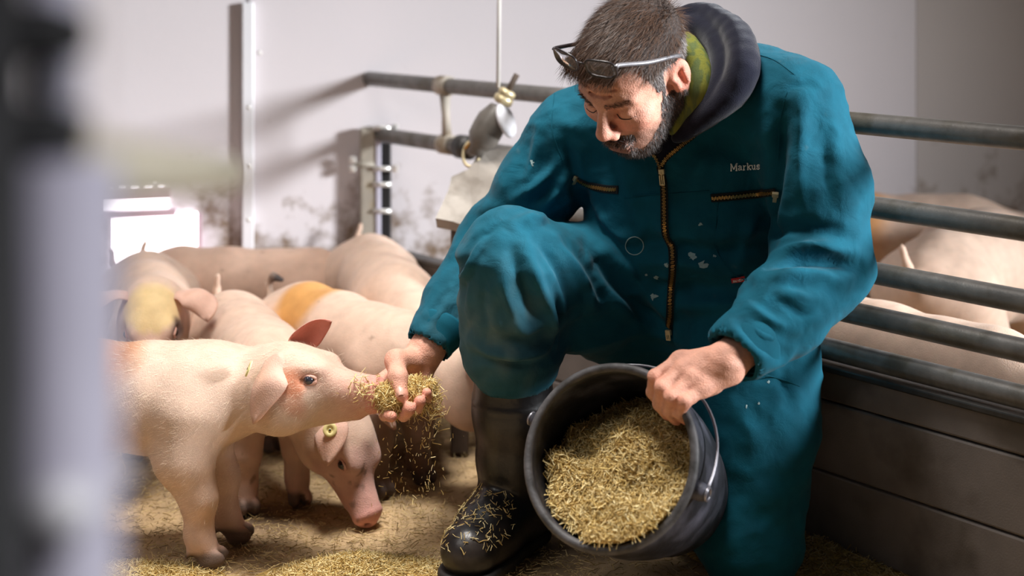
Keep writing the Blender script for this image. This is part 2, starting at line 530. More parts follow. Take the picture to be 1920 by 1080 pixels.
# bright aluminium strip on the wall joint
st = empty('trim_1', wall_pt(466, 490)); tag(st, 'bright vertical metal strip on the wall joint', 'trim', kind='structure')
pt, pb = wall_pt(467, 4), wall_pt(462, 620)
boxo('strip', (pt + pb) / 2 + WN * 0.010, AXW, (0.0145, 0.010, (pt[2] - pb[2]) / 2), M['alu'], st, bev=0.003)
for y in (98, 200, 310, 410):
    p = wall_pt(466 if y != 98 else 486, y, 0.019)
    Vv, Ff = lathe_geo([(0.0, 0.004), (0.004, 0.0035), (0.006, 0.0)], p, WN, 12)
    mkmesh('screw', Vv, Ff, M['bolt'], st)
# sun patch on the left wall board, painted as glowing panels
w1 = empty('sun_patch', wall_pt(280, 520)); tag(w1, 'glowing panels painting a white sun patch on the wall behind the pig with yellow face', 'light patch', kind='structure')
def wall_quad(name, x0, x1, y0, y1, off, th, m, parent):
    c = (wall_pt(x0, y0) + wall_pt(x1, y1)) / 2
    a, b = wall_pt(x0, y0), wall_pt(x1, y1)
    hw = abs((b - a) @ WD) / 2; hh = abs(a[2] - b[2]) / 2
    return boxo(name, c + WN * off, AXW, (hw, th, hh), m, parent, bev=min(th, 0.003))
wall_quad('patch_glow', 190, 316, 367, 394, 0.004, 0.003, M['lit'], w1)
wall_quad('patch_glow', 205, 371, 402, 560, 0.004, 0.003, M['lit'], w1)
M['frame'] = mat('pinkish_patch_edge', (206, 178, 190), 0.5, vary=0.1)  # edging made up around the painted sun patch, no window behind it
wall_quad('patch_bar', 190, 330, 394, 402, 0.012, 0.012, M['frame'], w1)
wall_quad('frame', 180, 320, 352, 366, 0.010, 0.010, M['frame'], w1)
wall_quad('frame', 371, 379, 398, 560, 0.010, 0.010, M['frame'], w1)
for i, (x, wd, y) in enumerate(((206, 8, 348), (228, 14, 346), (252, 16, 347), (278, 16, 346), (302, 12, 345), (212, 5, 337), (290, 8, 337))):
    wall_quad('patch_dash', x - wd / 2, x + wd / 2, y - 3, y + 3, 0.002, 0.003, M['lit'], w1)  # small glowing dashes painting light that falls through slits

# ---------------------------------------------------------------- pen fence
FD = unit([-0.784, 1.0, 0.0]); FP = np.array([0.478, 2.526, 0.0]); FN = np.array([-FD[1], FD[0], 0.0])  # FN faces the camera side
if FN[1] > 0: FN = -FN
def fence_at(px):
    k = (px - 960.0) / FPX
    return (k * FP[1] - FP[0]) / (FD[0] - k * FD[1])
def fence_pt(px, py):
    u = fence_at(px); p = FP + u * FD
    return np.array([p[0], p[1], CH - (py - HY) * p[1] / FPX])
fence = empty('pen_fence', FP)
tag(fence, 'galvanised pen fence with five pipe rails over grey planks behind the farmer', 'fence')
u0 = -0.95
def uwall():
    # where the fence meets the wall
    A = np.array([[FD[0], -WD[0]], [FD[1], -WD[1]]]); r = np.linalg.solve(A, (WP - FP)[:2]); return r[0]
u1 = uwall()
def along(u, z, off=0.0): return FP + FD * u + ZUP * z + FN * off
rail_spec = [(1750, 244, 0.0185), (1750, 405, 0.0185), (1750, 533, 0.0185), (1750, 620, 0.0185), (1750, 703, 0.0185)]
rz = []
for i, (px, py, r) in enumerate(rail_spec):
    z = fence_pt(px, py)[2]; rz.append(z)
    # the far stretch is pale with dust, so is built of the same pipe
    ue = u1 if i < 2 else u1 - 0.55
    pts = [along(u, z) for u in np.linspace(u0, ue, 12)]
    tube('rail', pts, r, M['steel'], fence, 20)
ztop = rz[4] - 0.022
bounds = [0.004, 0.128, 0.250, ztop]
for a, b in zip(bounds[:-1], bounds[1:]):
    boxo('plank', along((u0 + u1 - 0.1) / 2, (a + b) / 2), (FD, FN, ZUP), ((u1 - 0.1 - u0) / 2, 0.016, (b - a) / 2 - 0.0012), M['plank'], fence, bev=0.004)
boxo('plank_cap', along((u0 + u1 - 0.1) / 2, ztop - 0.006, 0.004), (FD, FN, ZUP), ((u1 - 0.1 - u0) / 2, 0.02, 0.006), M['steel_dark'], fence, bev=0.003)
boxo('post', along(0.36, 0.355), (FD, FN, ZUP), (0.022, 0.022, 0.355), M['steel_dark'], fence, bev=0.004)
boxo('post', along(-0.93, 0.36), (FD, FN, ZUP), (0.022, 0.022, 0.36), M['steel_dark'], fence, bev=0.004)
# hinge eye seen under the farmer's thigh
uh = fence_at(1183)
hz = fence_pt(1183, 668)[2]
for du in (-0.012, 0.012):
    tube('hinge_pin', [along(uh + du, hz - 0.05, 0.022), along(uh + du, hz + 0.012, 0.022)], 0.0048, M['rubber_cap'], fence, 10)
boxo('hinge_plate', along(uh, hz + 0.012, 0.02), (FD, FN, ZUP), (0.03, 0.006, 0.010), M['steel_dark'], fence, bev=0.002)
tube('hinge_bolt', [along(uh + 0.035, hz + 0.004, 0.012), along(uh + 0.035, hz + 0.004, 0.032)], 0.009, M['brown'], fence, 10)
# vertical link between the two top rails, clamp collars
tube('link', [fence_pt(834, 172), fence_pt(836, 215), fence_pt(838, 262)], [0.014, 0.010, 0.013], M['pipe_pale'], fence, 10)
for px, i in ((834, 0), (838, 1), (872, 1)):
    u = fence_at(px)
    tube('clamp', [along(u - 0.02, rz[i]), along(u + 0.02, rz[i])], 0.0235 if px < 860 else 0.028, M['pipe_pale'] if px < 860 else M['steel_dark'], fence, 16)

# wall post with its bolts
wp = empty('wall_post', fence_pt(700, 480) * np.array([1, 1, 0])); tag(wp, 'upright steel post full of bolts at the wall end of the fence', 'post')
uu = fence_at(704)
pc = FP + FD * uu
ztp = CH - (238 - HY) * pc[1] / FPX
boxo('post_body', pc + np.array([-0.016, -0.01, ztp / 2]), np.eye(3), (0.021, 0.018, ztp / 2), M['post'], wp, bev=0.006)
boxo('slot', pc + np.array([0.026, -0.006, ztp / 2 - 0.02]), np.eye(3), (0.013, 0.014, ztp / 2 - 0.02), M['rubber_cap'], wp, bev=0.003)
boxo('flange', pc + np.array([0.010, -0.022, ztp / 2 - 0.01]), np.eye(3), (0.006, 0.010, ztp / 2 - 0.012), M['near_grey'], wp, bev=0.002)
for py in (240, 316, 346, 396):
    z = CH - (py - HY) * (pc[1] - 0.03) / FPX
    c = pc + np.array([0.022, -0.03, z])
    tube('bolt', [c + np.array([-0.024, 0, 0]), c + np.array([0.020, 0, 0])], 0.0065, M['bolt'], wp, 10)
    if py in (240, 316):
        boxo('nut', c + np.array([0.030, 0, 0]), np.eye(3), (0.007, 0.010, 0.010), M['bolt'], wp, bev=0.003)
z = CH - (306 - HY) * pc[1] / FPX
tube('cross_bolt', [pc + np.array([-0.052, -0.03, z]), pc + np.array([0.0, -0.03, z])], 0.006, M['post'], wp, 10)
for dz in (-0.010, 0.012):
    boxo('nut', pc + np.array([-0.054, -0.03, z + dz]), np.eye(3), (0.009, 0.009, 0.009), M['bolt'], wp, bev=0.004)

# tilted feeder lid on its stand
lid = empty('feeder_lid', W(860, 640, 2.93) * np.array([1, 1, 0]))
tag(lid, 'tilted dusty grey feeder lid on a dark stand beside the farmer\'s arm', 'feeder')
c4 = [W(902, 292, 3.02), W(1010, 280, 3.02), W(930, 440, 2.84), W(818, 418, 2.84)]
nrm = unit(np.cross(c4[1] - c4[0], c4[3] - c4[0]))
edge = spline([c4[0], W(880, 325, 2.98), W(848, 340, 2.94), W(842, 365, 2.91), c4[3], W(850, 424, 2.835), W(890, 438, 2.835), c4[2], W(962, 350, 2.95), c4[1]], 10)
Vv = [p + nrm * 0.012 for p in edge] + [p - nrm * 0.012 for p in edge]
n = len(edge)
Ff = [tuple(range(n)), tuple(range(2 * n - 1, n - 1, -1))] + [(i, n + i, n + (i + 1) % n, (i + 1) % n) for i in range(n)]
mkmesh('lid_plate', Vv, Ff, M['board'], lid, smooth=False)
boxo('stand', W(862, 640, 2.93) * np.array([1, 1, 0]) + ZUP * 0.23, np.eye(3), (0.018, 0.018, 0.23), M['brown'], lid, bev=0.004)
boxo('stand', W(955, 640, 3.0) * np.array([1, 1, 0]) + ZUP * 0.27, np.eye(3), (0.018, 0.018, 0.27), M['brown'], lid, bev=0.004)
tube('pivot', [W(985, 284, 3.01), W(987, 268, 3.01)], 0.007, M['steel_dark'], lid, 10)

# hanging valve on its cord
hv = empty('hanging_valve', W(925, 300, 3.0)); tag(hv, 'grey drinking valve with brass nut and ring hanging from a cord', 'valve')
tube('cord', [W(936, -700, 3.0), W(936, 0, 3.0), W(934, 165, 3.0)], 0.0042, M['cord'], hv, 8)
a0, a1 = W(968, 142, 3.0), W(893, 282, 3.0)
ax = unit(a1 - a0); Lh = np.linalg.norm(a1 - a0)
def axp(t): return a0 + ax * Lh * t
tube('rod', [axp(-0.02), axp(0.24)], 0.0065, M['brown'], hv, 10)
Vv, Ff = lathe_geo([(0, 0), (0.014, 0), (0.019, 0.004), (0.019, 0.012), (0.016, 0.014), (0.021, 0.018), (0.021, 0.030), (0.014, 0.034), (0, 0.034)], axp(0.19), ax, 20)
mkmesh('nut', Vv, Ff, M['brassy_pale'], hv)
Vv, Ff = lathe_geo([(0, 0), (0.020, 0), (0.022, 0.004), (0.026, 0.014), (0.033, 0.030), (0.034, 0.050), (0.033, 0.075), (0.024, 0.092), (0.018, 0.098), (0.018, 0.112), (0, 0.112)], axp(0.42), ax, 28)
mkmesh('housing', Vv, Ff, M['gadget'], hv)
Vv, Ff = lathe_geo([(0, 0), (0.030, 0.0), (0.038, 0.004), (0.038, 0.010), (0.030, 0.014), (0, 0.014)], axp(0.68) + np.array([0.030, -0.012, 0.012]), unit([0.85, -0.35, 0.35]), 28)
mkmesh('dial', Vv, Ff, M['clear'], hv)
rc = W(884, 288, 3.0)
tube('ring', [rc + np.array([0.022 * math.cos(a) * 0.8, 0.01 * math.sin(a), 0.026 * math.sin(a) + 0.004 * math.cos(a)]) for a in np.linspace(0, 2 * math.pi, 22)[:-1]], 0.0035, M['brassy_pale'], hv, 8, closed=True)
tube('hook', [axp(0.98), rc + np.array([0.0, 0, 0.026]), rc + np.array([-0.014, 0, 0.010])], 0.004, M['brass'], hv, 8)

# ---------------------------------------------------------------- blurred gate end close to the camera
gp = empty('gate_post', (-0.165, 0.52, 0.0)); tag(gp, 'pale grey gate post with black clamps right beside the viewpoint', 'post')
YP = 0.50
M['near_beige'] = mat('near_beige_pipe', (214, 204, 182), 0.6, vary=0.1, scale=20)
def col_at(x0, x1, y0, y1, Y, m, name, parent, seg=20):
    a, b = W((x0 + x1) / 2, y0, Y), W((x0 + x1) / 2, y1, Y)
    return tube(name, [a, b], (x1 - x0) / 2 * Y / FPX, m, parent, seg)
a = W(135, 300, YP); b = np.array([a[0], YP, 0.0])
tube('post_tube', [a, b], 88 * YP / FPX, M['near_grey'], gp, 24)
tube('post_edge', [W(-30, -300, YP - 0.04), np.array([W(-30, 0, YP - 0.04)[0], YP - 0.04, 0.0])], 72 * YP / FPX, M['rubber_cap'], gp, 20)
a0 = W(80, 80, YP); 
tube('post_neck', [W(105, -60, YP + 0.02), W(110, 340, YP + 0.02)], 50 * YP / FPX, M['near_grey'], gp, 20)
for y, hw in ((60, 34), (248, 34)):
    tube('clamp', [W(-40, y, YP), W(90, y + 2, YP), W(160, y + 4, YP)], [60 * YP / FPX, 62 * YP / FPX, 40 * YP / FPX], M['rubber_cap'], gp, 20)
tube('latch_bar', [W(150, 320, YP), W(300, 320, 0.62), W(430, 325, 0.74)], [0.014, 0.012, 0.009], M['near_beige'], gp, 16)
tube('latch_foot', [W(95, 965, YP - 0.03), W(170, 925, YP + 0.0), W(235, 880, YP + 0.08)], [0.009, 0.0075, 0.005], M['alu'], gp, 16)
# ---------------------------------------------------------------- pigs
M['pig'] = mat('pig_skin', (230, 200, 180), 0.62, attr=True, vary=0.10, scale=45, bump=0.25, bscale=420, sub=0.12, spec=0.25, sheen=0.06)
M['eye'] = mat('dark_eye', (26, 20, 20), 0.08, spec=0.8)
M['eye_blue'] = mat('blue_grey_eye', (50, 50, 60), 0.08, spec=0.8)
M['tag'] = mat('yellow_ear_tag', (226, 214, 150), 0.45, vary=0.06, scale=60)
M['bristle'] = mat('pale_bristles', (232, 210, 186), 0.5, spec=0.4)
PINK = lin((208, 179, 160)); ROSE = lin((208, 152, 136)); EARIN = lin((196, 116, 100)); HOOF = lin((78, 66, 60)); ORANGE = lin((202, 142, 72)); DIRT = lin((96, 78, 64)); RUST = lin((190, 120, 86))
def rot(axis, deg):
    return np.array(Matrix.Rotation(math.radians(deg), 3, Vector(axis)))
def ear_geo(base, mid, tip, nin, width=0.075, cup=0.30, thick=0.0045, nu=16, nv=11, fold=0.0):
    """leaf-shaped ear; nin = the way its inner face looks"""
    base, mid, tip, nin = map(lambda v: np.array(v, float), (base, mid, tip, nin))
    top, bot, inn = [], [], []
    for i in range(nu):
        t = i / (nu - 1)
        c = (1 - t) ** 2 * base + 2 * t * (1 - t) * mid + t * t * tip
        tg = unit(2 * (1 - t) * (mid - base) + 2 * t * (tip - mid))
        sd = unit(np.cross(tg, nin)); nn = np.cross(sd, tg)
        w = width * (0.62 + 0.9 * t - 0.55 * t * t) * (max(1 - t ** 2.6, 0)) ** 0.75 * 0.5 + 0.002
        for j in range(nv):
            v = j / (nv - 1) * 2 - 1
            edge = math.sqrt(max(1 - v * v, 0))
            p = c + sd * w * v + nn * (cup * w * v * v) + nn * 0.002 * math.sin(9 * t + 3 * v)
            th = thick * (0.35 + 0.65 * edge)
            top.append(p + nn * th * 0.5); bot.append(p - nn * th * 0.5)
    V = top + bot; F = []
    n = nu * nv
    for i in range(nu - 1):
        for j in range(nv - 1):
            a = i * nv + j
            F.append((a, a + 1, a + nv + 1, a + nv)); F.append((n + a, n + a + nv, n + a + nv + 1, n + a + 1))
    ring = [j for j in range(nv)] + [i * nv + nv - 1 for i in range(1, nu)] + [(nu - 1) * nv + j for j in range(nv - 2, -1, -1)] + [i * nv for i in range(nu - 2, 0, -1)]
    for a, b in zip(ring, ring[1:] + ring[:1]):
        F.append((a, n + a, n + b, b))
    inner = np.array([1] * n + [0] * n, bool)
    return np.array(V), np.array(F), inner
def make_pig(label, loc, heading, s=1.0, h=0.006, head=(0.285, 0.0, 0.305), pitch=-8, yaw=0, roll=0, group=None, base=None, SL=0.018,
             patches=(), ears=None, dirt=0.3, hair=0, tags=(), legs=None, neck=None, eye='eye', tail=None, facepatch=None, fat=1.0, seed=1, tailtip=False, eyes=(1, -1)):
    """facing +x in its own frame, feet on z=0, root between the front feet"""
    root = empty('pig', (loc[0], loc[1], 0.0))
    tag(root, label, 'pig', group or 'young pigs in the pens')
    ang = math.atan2(heading[1], heading[0])
    Rz = rot((0, 0, 1), math.degrees(ang))
    f = Field((-0.56, -0.24, -0.01), (0.52, 0.24, 0.47), h / s)
    sc = (1, 1.06, 1)
    X0 = -0.13
    sp = [(-0.295, 0, 0.278), (-0.22, 0, 0.283), (-0.10, 0, 0.276), (0.03, 0, 0.272), (0.12, 0, 0.277)]
    sr = [0.074, 0.088, 0.092 * fat, 0.091 * fat, 0.086]
    sp = [np.array(p) + (X0, 0, 0) for p in sp]
    f.chain(sp, sr, 0.035, sc=sc)
    Rh = rot((0, 0, 1), yaw) @ rot((0, 1, 0), -pitch) @ rot((1, 0, 0), roll)   # columns: fwd, left, up
    hp = np.array(head) + (X0, 0, 0)
    def hd(u, v, w): return hp + Rh @ np.array([u, v, w])
    nk = [sp[-1] + (0.0, 0, 0.004)] + ([np.array(n) + (X0, 0, 0) for n in neck] if neck else []) + [hp + Rh @ np.array([-0.01, 0, -0.012])]
    f.chain(nk, np.linspace(0.082, 0.066, len(nk)), 0.04, sc=sc)
    RR = Rh.T
    f.ell(hd(0.030, 0, 0.0), (0.076, 0.063, 0.065), RR, 0.03)
    for sgn in (1, -1):
        f.ell(hd(0.026, 0.034 * sgn, -0.040), (0.054, 0.036, 0.046), RR, 0.03)
        f.ell(hd(0.085, 0.030 * sgn, 0.026), (0.026, 0.018, 0.014), RR, 0.02)
    f.cap(hd(0.06, 0, -0.008), hd(0.152 + SL, 0, -0.024), 0.046, 0.030, 0.03)
    f.cap(hd(0.03, 0, -0.048), hd(0.132 + SL, 0, -0.052), 0.036, 0.017, 0.02)
    f.cap(hd(0.145 + SL, 0, -0.022), hd(0.166 + SL, 0, -0.026), 0.027, 0.029, 0.012)
    f.ell(hd(0.172 + SL, 0, -0.024), (0.0095, 0.034, 0.031), RR, 0.006)
    for sgn in (1, -1):
        f.cap(hd(0.178 + SL, 0.012 * sgn, -0.024), hd(0.190 + SL, 0.013 * sgn, -0.023), 0.0065, 0.0065, 0.005, sub=True)
        # mouth line, eye socket
        f.chain([hd(0.175 + SL, 0.030 * sgn, -0.056), hd(0.14 + SL, 0.036 * sgn, -0.047), hd(0.105 + SL, 0.046 * sgn, -0.044)], [0.0055, 0.0055, 0.004], 0.006, sub=True)
        f.ell(hd(0.086, 0.052 * sgn, 0.013), (0.015, 0.010, 0.010), RR, 0.010, sub=True)
    # legs
    L = legs or {}
    legp = []
    for sgn, nm in ((1, 'fl'), (-1, 'fr')):
        dx, dy = L.get(nm, (0, 0))
        y = 0.054 * sgn
        P = [(0.10, y * 0.8, 0.255), (0.092 + dx * .25, y, 0.185), (0.112 + dx * .6, y + dy * .6, 0.118), (0.108 + dx * .85, y + dy * .85, 0.056), (0.118 + dx, y + dy, 0.030)]
        P = [np.array(p) + (X0, 0, 0) for p in P]
        f.chain(P, [0.064, 0.047, 0.029, 0.0205, 0.0215], 0.026)
        legp.append(P[-1])
    for sgn, nm in ((1, 'hl'), (-1, 'hr')):
        dx, dy = L.get(nm, (0, 0))
        y = 0.060 * sgn
        P = [(-0.255, y * 0.75, 0.255), (-0.225 + dx * .2, y, 0.180), (-0.305 + dx * .7, y + dy * .6, 0.128), (-0.290 + dx * .9, y + dy * .9, 0.056), (-0.275 + dx, y + dy, 0.030)]
        P = [np.array(p) + (X0, 0, 0) for p in P]
        f.chain(P, [0.088, 0.062, 0.028, 0.0205, 0.0215], 0.03)
        legp.append(P[-1])
    for P in legp:
        for sd in (1, -1):
            f.ell(P + (0.014, 0.0125 * sd, -0.014), (0.024, 0.0115, 0.0175), rot((0, 1, 0), 14), 0.003)
            f.cap(P + (-0.020, 0.013 * sd, 0.012), P + (-0.029, 0.015 * sd, -0.008), 0.007, 0.0045, 0.006)
    # tail
    if tail is None: tail = [(-0.365, 0, 0.305), (-0.395, 0.0, 0.335), (-0.40, 0.01, 0.37)]
    tp = [np.array(p) + (X0, 0, 0) for p in tail]
    f.chain([tp[0] + (0.03, 0, -0.01)] + tp, [0.018, 0.011] + [0.008] * (len(tp) - 1), 0.012)
    f.cut_below(0.0)
    V, F = f.mesh(2)
    # skin folds and soft undulation
    Nn = vnormals(V, F)
    V = V + Nn * (0.0010 * wav(V, 30, seed) + 0.0007 * wav(V, 110, seed + 1))[:, None]
    # colours of the coat
    C = np.tile(PINK if base is None else lin(base), (len(V), 1))
    def blend(mask, c):
        m = np.clip(mask, 0, 1)[:, None]
        C[:] = C * (1 - m) + np.array(c) * m
    hl = (V - hp) @ Rh            # head coordinates
    onhead = np.clip((hl[:, 0] + 0.02) / 0.04, 0, 1) * (np.linalg.norm(hl - np.array([0.07, 0, -0.01]), axis=1) < 0.16)
    blend(onhead * np.clip((hl[:, 0] - 0.09) / 0.07, 0, 1) * 0.75, ROSE)
    blend(onhead * (hl[:, 0] > 0.158 + SL) * 0.8, lin((206, 140, 128)))
    blend(onhead * np.exp(-(((hl[:, 0] - 0.086) / 0.022) ** 2 + ((hl[:, 2] - 0.013) / 0.016) ** 2)) * 0.55, lin((176, 116, 104)))
    mouth = np.minimum(seg_dist(hl, [np.array([0.175 + SL, 0.030, -0.056]), np.array([0.14 + SL, 0.036, -0.047]), np.array([0.105 + SL, 0.046, -0.044])]),
                       seg_dist(hl, [np.array([0.175 + SL, -0.030, -0.056]), np.array([0.14 + SL, -0.036, -0.047]), np.array([0.105 + SL, -0.046, -0.044])]))
    blend(np.clip(1 - (mouth - 0.002) / 0.006, 0, 1) * 0.8, lin((120, 78, 68)))
    blend(onhead * np.clip((hl[:, 0] - 0.176 - SL) / 0.004, 0, 1) * np.exp(-((np.abs(hl[:, 1]) - 0.0125) / 0.006) ** 2 - ((hl[:, 2] + 0.024) / 0.006) ** 2), lin((90, 52, 48)))
    if facepatch:
        for c, r, cl, a in facepatch:
            blend(onhead * a * np.clip((r - np.linalg.norm(hl - np.array(c), axis=1) + 0.006 * wav(hl, 160, 5)) / 0.014 + 0.5, 0, 1), lin(cl))
    for c, r, cl in patches:
        d = np.linalg.norm((V - np.array(c) - np.array([X0, 0, 0])) / np.array(r), axis=1) + 0.10 * wav(V, 55, seed + 9)
        blend(np.clip((1.0 - d) / 0.45 + 0.5, 0, 1), lin(cl))
    low = np.clip((0.20 - V[:, 2]) / 0.16, 0, 1)
    blend(low * 0.25, ROSE)
    spots = np.clip((wav(V, 150, seed + 3) + 0.8 * wav(V, 330, seed + 4) + 0.5 * wav(V, 60, seed + 5) - (1.75 - 1.2 * dirt * low - 0.3 * dirt)) / 0.5, 0, 1)
    blend(spots * 0.6, DIRT)
    if dirt > 0.8: blend(low ** 0.6 * 0.9 * (onhead < 0.5), lin((92, 70, 58)))
    hoof = np.clip((0.034 - V[:, 2] + 0.004 * wav(V, 90, 2)) / 0.010, 0, 1) * (V[:, 2] < 0.05) * (onhead < 0.5)
    blend(hoof * 0.85, HOOF)
    if tailtip:
        blend(np.clip(1.4 - np.linalg.norm(V - tp[-1], axis=1) / 0.035, 0, 1), lin((70, 62, 60)))
    # ears
    E = ears or [((0.0, 0.046, 0.040), (0.015, 0.10, 0.085), (0.085, 0.120, 0.035), (0.55, 0.25, -0.8)), ((0.0, -0.046, 0.040), (0.015, -0.10, 0.085), (0.085, -0.120, 0.035), (0.55, -0.25, -0.8))]
    Vall, Fall, Call = [V], [F], [C]
    off = len(V)
    tips = []
    for e in E:
        b, m_, t_, ni = e[:4]; kw = e[4] if len(e) > 4 else {}
        ev, ef, inner = ear_geo(b, m_, t_, ni, **kw)
        ew = hp + ev @ Rh.T
        ec = np.tile(PINK * 0.6 + ROSE * 0.4, (len(ev), 1)); ec[inner] = EARIN * 0.75 + ROSE * 0.25
        n1 = np.clip(wav(ev, 120, seed + 12) - 0.7, 0, 1)[:, None]
        ec = ec * (1 - 0.5 * n1) + RUST * 0.5 * n1
        Vall.append(ew); Fall.append(ef + off); Call.append(ec); off += len(ev)
    V = np.concatenate(Vall); F = np.concatenate(Fall); C = np.concatenate(Call)
    def tow(P): return (np.asarray(P) * s) @ Rz.T + np.array([loc[0], loc[1], 0.0])
    Vw = tow(V)
    body = mkmesh('body', Vw, F, M['pig'], root, colors=C)
    for sgn in eyes:
        c = hd(0.086, 0.0445 * sgn, 0.012)
        Vv, Ff = [], []
        bm = bmesh.new(); bmesh.ops.create_uvsphere(bm, u_segments=16, v_segments=10, radius=0.0092)
        Vv = [c + np.array(v.co) for v in bm.verts]; bm.verts.index_update(); Ff = [tuple(v.index for v in q_.verts) for q_ in bm.faces]; bm.free()
        mkmesh('eye', tow(Vv), Ff, M[eye], root)
        # lids
        for up in (1, -1):
            arc = [hd(0.086 + 0.0125 * math.cos(a), (0.0475 - 0.0022 * abs(math.cos(a)) * 1.2) * sgn, 0.012 + up * 0.0066 * math.sin(a)) for a in np.linspace(0, math.pi, 9)]
            tv, tf = tube_geo([tow(p) for p in arc], [0.0015 * s] + [0.0030 * s] * 7 + [0.0015 * s], 8)
            mkmesh('eyelid', tv, tf, M['lid'], root)
    for (pos, nrm) in tags:
        p = hd(*pos); nv = Rh @ unit(nrm)
        Vv, Ff = lathe_geo([(0, 0.0035), (0.0025, 0.0035), (0.0028, 0.0015), (0.0055, 0.0015), (0.006, 0.003), (0.0125, 0.003), (0.0138, 0.0015), (0.0138, 0.0), (0, 0.0)], p, nv, 28)
        o = mkmesh('ear_tag', tow(Vv), Ff, M['tag'], root); o['label'] = 'round yellow ear tag'
        Vv, Ff = lathe_geo([(0, 0.0042), (0.0022, 0.0042), (0.0022, 0.003)], p, nv, 12)
        mkmesh('tag_pin', tow(Vv), Ff, M['eye'], root)
    if hair:
        Fb = F[:len(Fall[0])]
        P, Nw = sample_mesh(Vw, Fb, hair, lambda c, n: (c[:, 2] > 0.06 * s) * 1.0)
        back = Rz @ np.array([-1.0, 0, -0.35])
        D = back[None] - (Nw @ back)[:, None] * Nw + rng.normal(size=P.shape) * 0.25
        D /= np.linalg.norm(D, axis=1, keepdims=True)
        hs = strands('bristles', P - Nw * 0.0008, D, Nw, rng.uniform(0.007, 0.016, hair), np.full(hair, 0.00045), M['bristle'], root, lift=0.22, seg=2, curl=0.1)
        hs['kind'] = 'stuff'
    return dict(root=root, hd=lambda u, v, w: tow(hd(u, v, w)), V=Vw, F=F)
M['lid'] = mat('pig_eyelid', (214, 164, 146), 0.6, vary=0.1)

# the pig being fed: near ear folded down with its tag, far ear up
pig1 = make_pig('pale pig eating straw from the farmer\'s hand', (-0.505, 2.395), (1.0, -0.04), 0.968, h=0.0045,
    head=(0.238, -0.004, 0.306), pitch=4, yaw=-12, hair=26000, dirt=0.05, eye='eye_blue', group='pigs around the farmer',
    ears=[((0.020, 0.040, 0.040), (0.040, 0.062, 0.075), (0.092, 0.055, 0.088), (0.75, -0.55, 0.0), dict(width=0.058, cup=0.45)),
          ((0.046, -0.046, 0.036), (0.020, -0.092, 0.040), (-0.004, -0.080, -0.052), (0.30, 0.9, -0.1), dict(width=0.076, cup=0.35))],
    patches=[((-0.085, -0.02, 0.355), (0.095, 0.12, 0.070), (186, 124, 70))],
    facepatch=[((0.055, -0.055, 0.005), 0.026, (190, 118, 84), 0.85), ((0.06, -0.055, -0.028), 0.018, (190, 126, 96), 0.6)],
    tags=[((-0.004, -0.082, 0.040), (-0.80, -0.35, 0.45))], legs=dict(fr=(0.015, 0.0), fl=(0.035, 0.0)), fat=0.98, seed=3)
# the pig rooting on the floor under it
hd2 = unit([0.42, -0.91])
pig2 = make_pig('pale pig with a yellow ear tag rooting head-down on the floor under the fed pig', (-0.435, 2.60), (hd2[0], hd2[1]), 0.90, h=0.005,
    head=(0.225, 0.100, 0.195), neck=[(0.18, 0.04, 0.25)], pitch=-56, yaw=30, dirt=0.75, group='pigs around the farmer',
    ears=[((0.0, 0.046, 0.035), (-0.010, 0.105, 0.045), (0.060, 0.135, 0.010), (0.5, 0.3, -0.8), dict(width=0.060)),
          ((0.0, -0.046, 0.035), (0.012, -0.085, 0.055), (0.078, -0.088, 0.018), (0.2, 0.9, -0.3), dict(width=0.088))],
    facepatch=[((0.11, 0.0, -0.02), 0.085, (198, 156, 148), 0.6), ((0.05, -0.05, -0.02), 0.03, (150, 112, 100), 0.4)],
    tags=[((0.022, -0.078, 0.053), (0.15, -0.75, 0.65))], tail=[(-0.36, 0, 0.315), (-0.375, 0.0, 0.35), (-0.365, 0.0, 0.385)], seed=11)
hd3 = unit([0.68, -0.73])
pig3 = make_pig('cream pig with an orange patch on its rump behind the outstretched hand', (-0.205, 2.70), (hd3[0], hd3[1]), 0.92, h=0.006,
    head=(0.27, 0.055, 0.25), pitch=-30, yaw=42, dirt=0.9, group='pigs around the farmer',
    patches=[((-0.165, -0.01, 0.35), (0.060, 0.14, 0.12), (200, 146, 84))],
    tail=[(-0.355, 0, 0.315), (-0.375, 0.0, 0.345), (-0.355, 0.0, 0.372), (-0.335, 0.01, 0.365)], tailtip=True, seed=21)
pig4 = make_pig('pig with a yellowish face looking out before the glowing sun patch', (-0.715, 2.88), (0.32, -0.95), 0.96, h=0.007,
    head=(0.24, -0.02, 0.345), pitch=-30, yaw=-8, dirt=0.2, group='pigs around the farmer',
    facepatch=[((0.05, 0.0, 0.05), 0.06, (216, 188, 132), 0.8), ((0.086, 0.05, 0.012), 0.024, (92, 70, 66), 0.9)],
    ears=[((0.0, 0.050, 0.040), (0.02, 0.105, 0.075), (0.080, 0.110, 0.030), (0.5, 0.2, -0.8), dict(width=0.085)),
          ((0.0, -0.050, 0.040), (0.0, -0.115, 0.070), (0.055, -0.140, 0.030), (0.5, -0.2, -0.8), dict(width=0.080))], seed=31)
pig5 = make_pig('pinkish brown pig standing along the wall behind the others', (-0.46, 3.36), (1.0, 0.04), 0.92, h=0.007,
    head=(0.24, 0.03, 0.25), pitch=-35, yaw=50, dirt=0.2, group='pigs around the farmer', base=(206, 172, 152), seed=41)
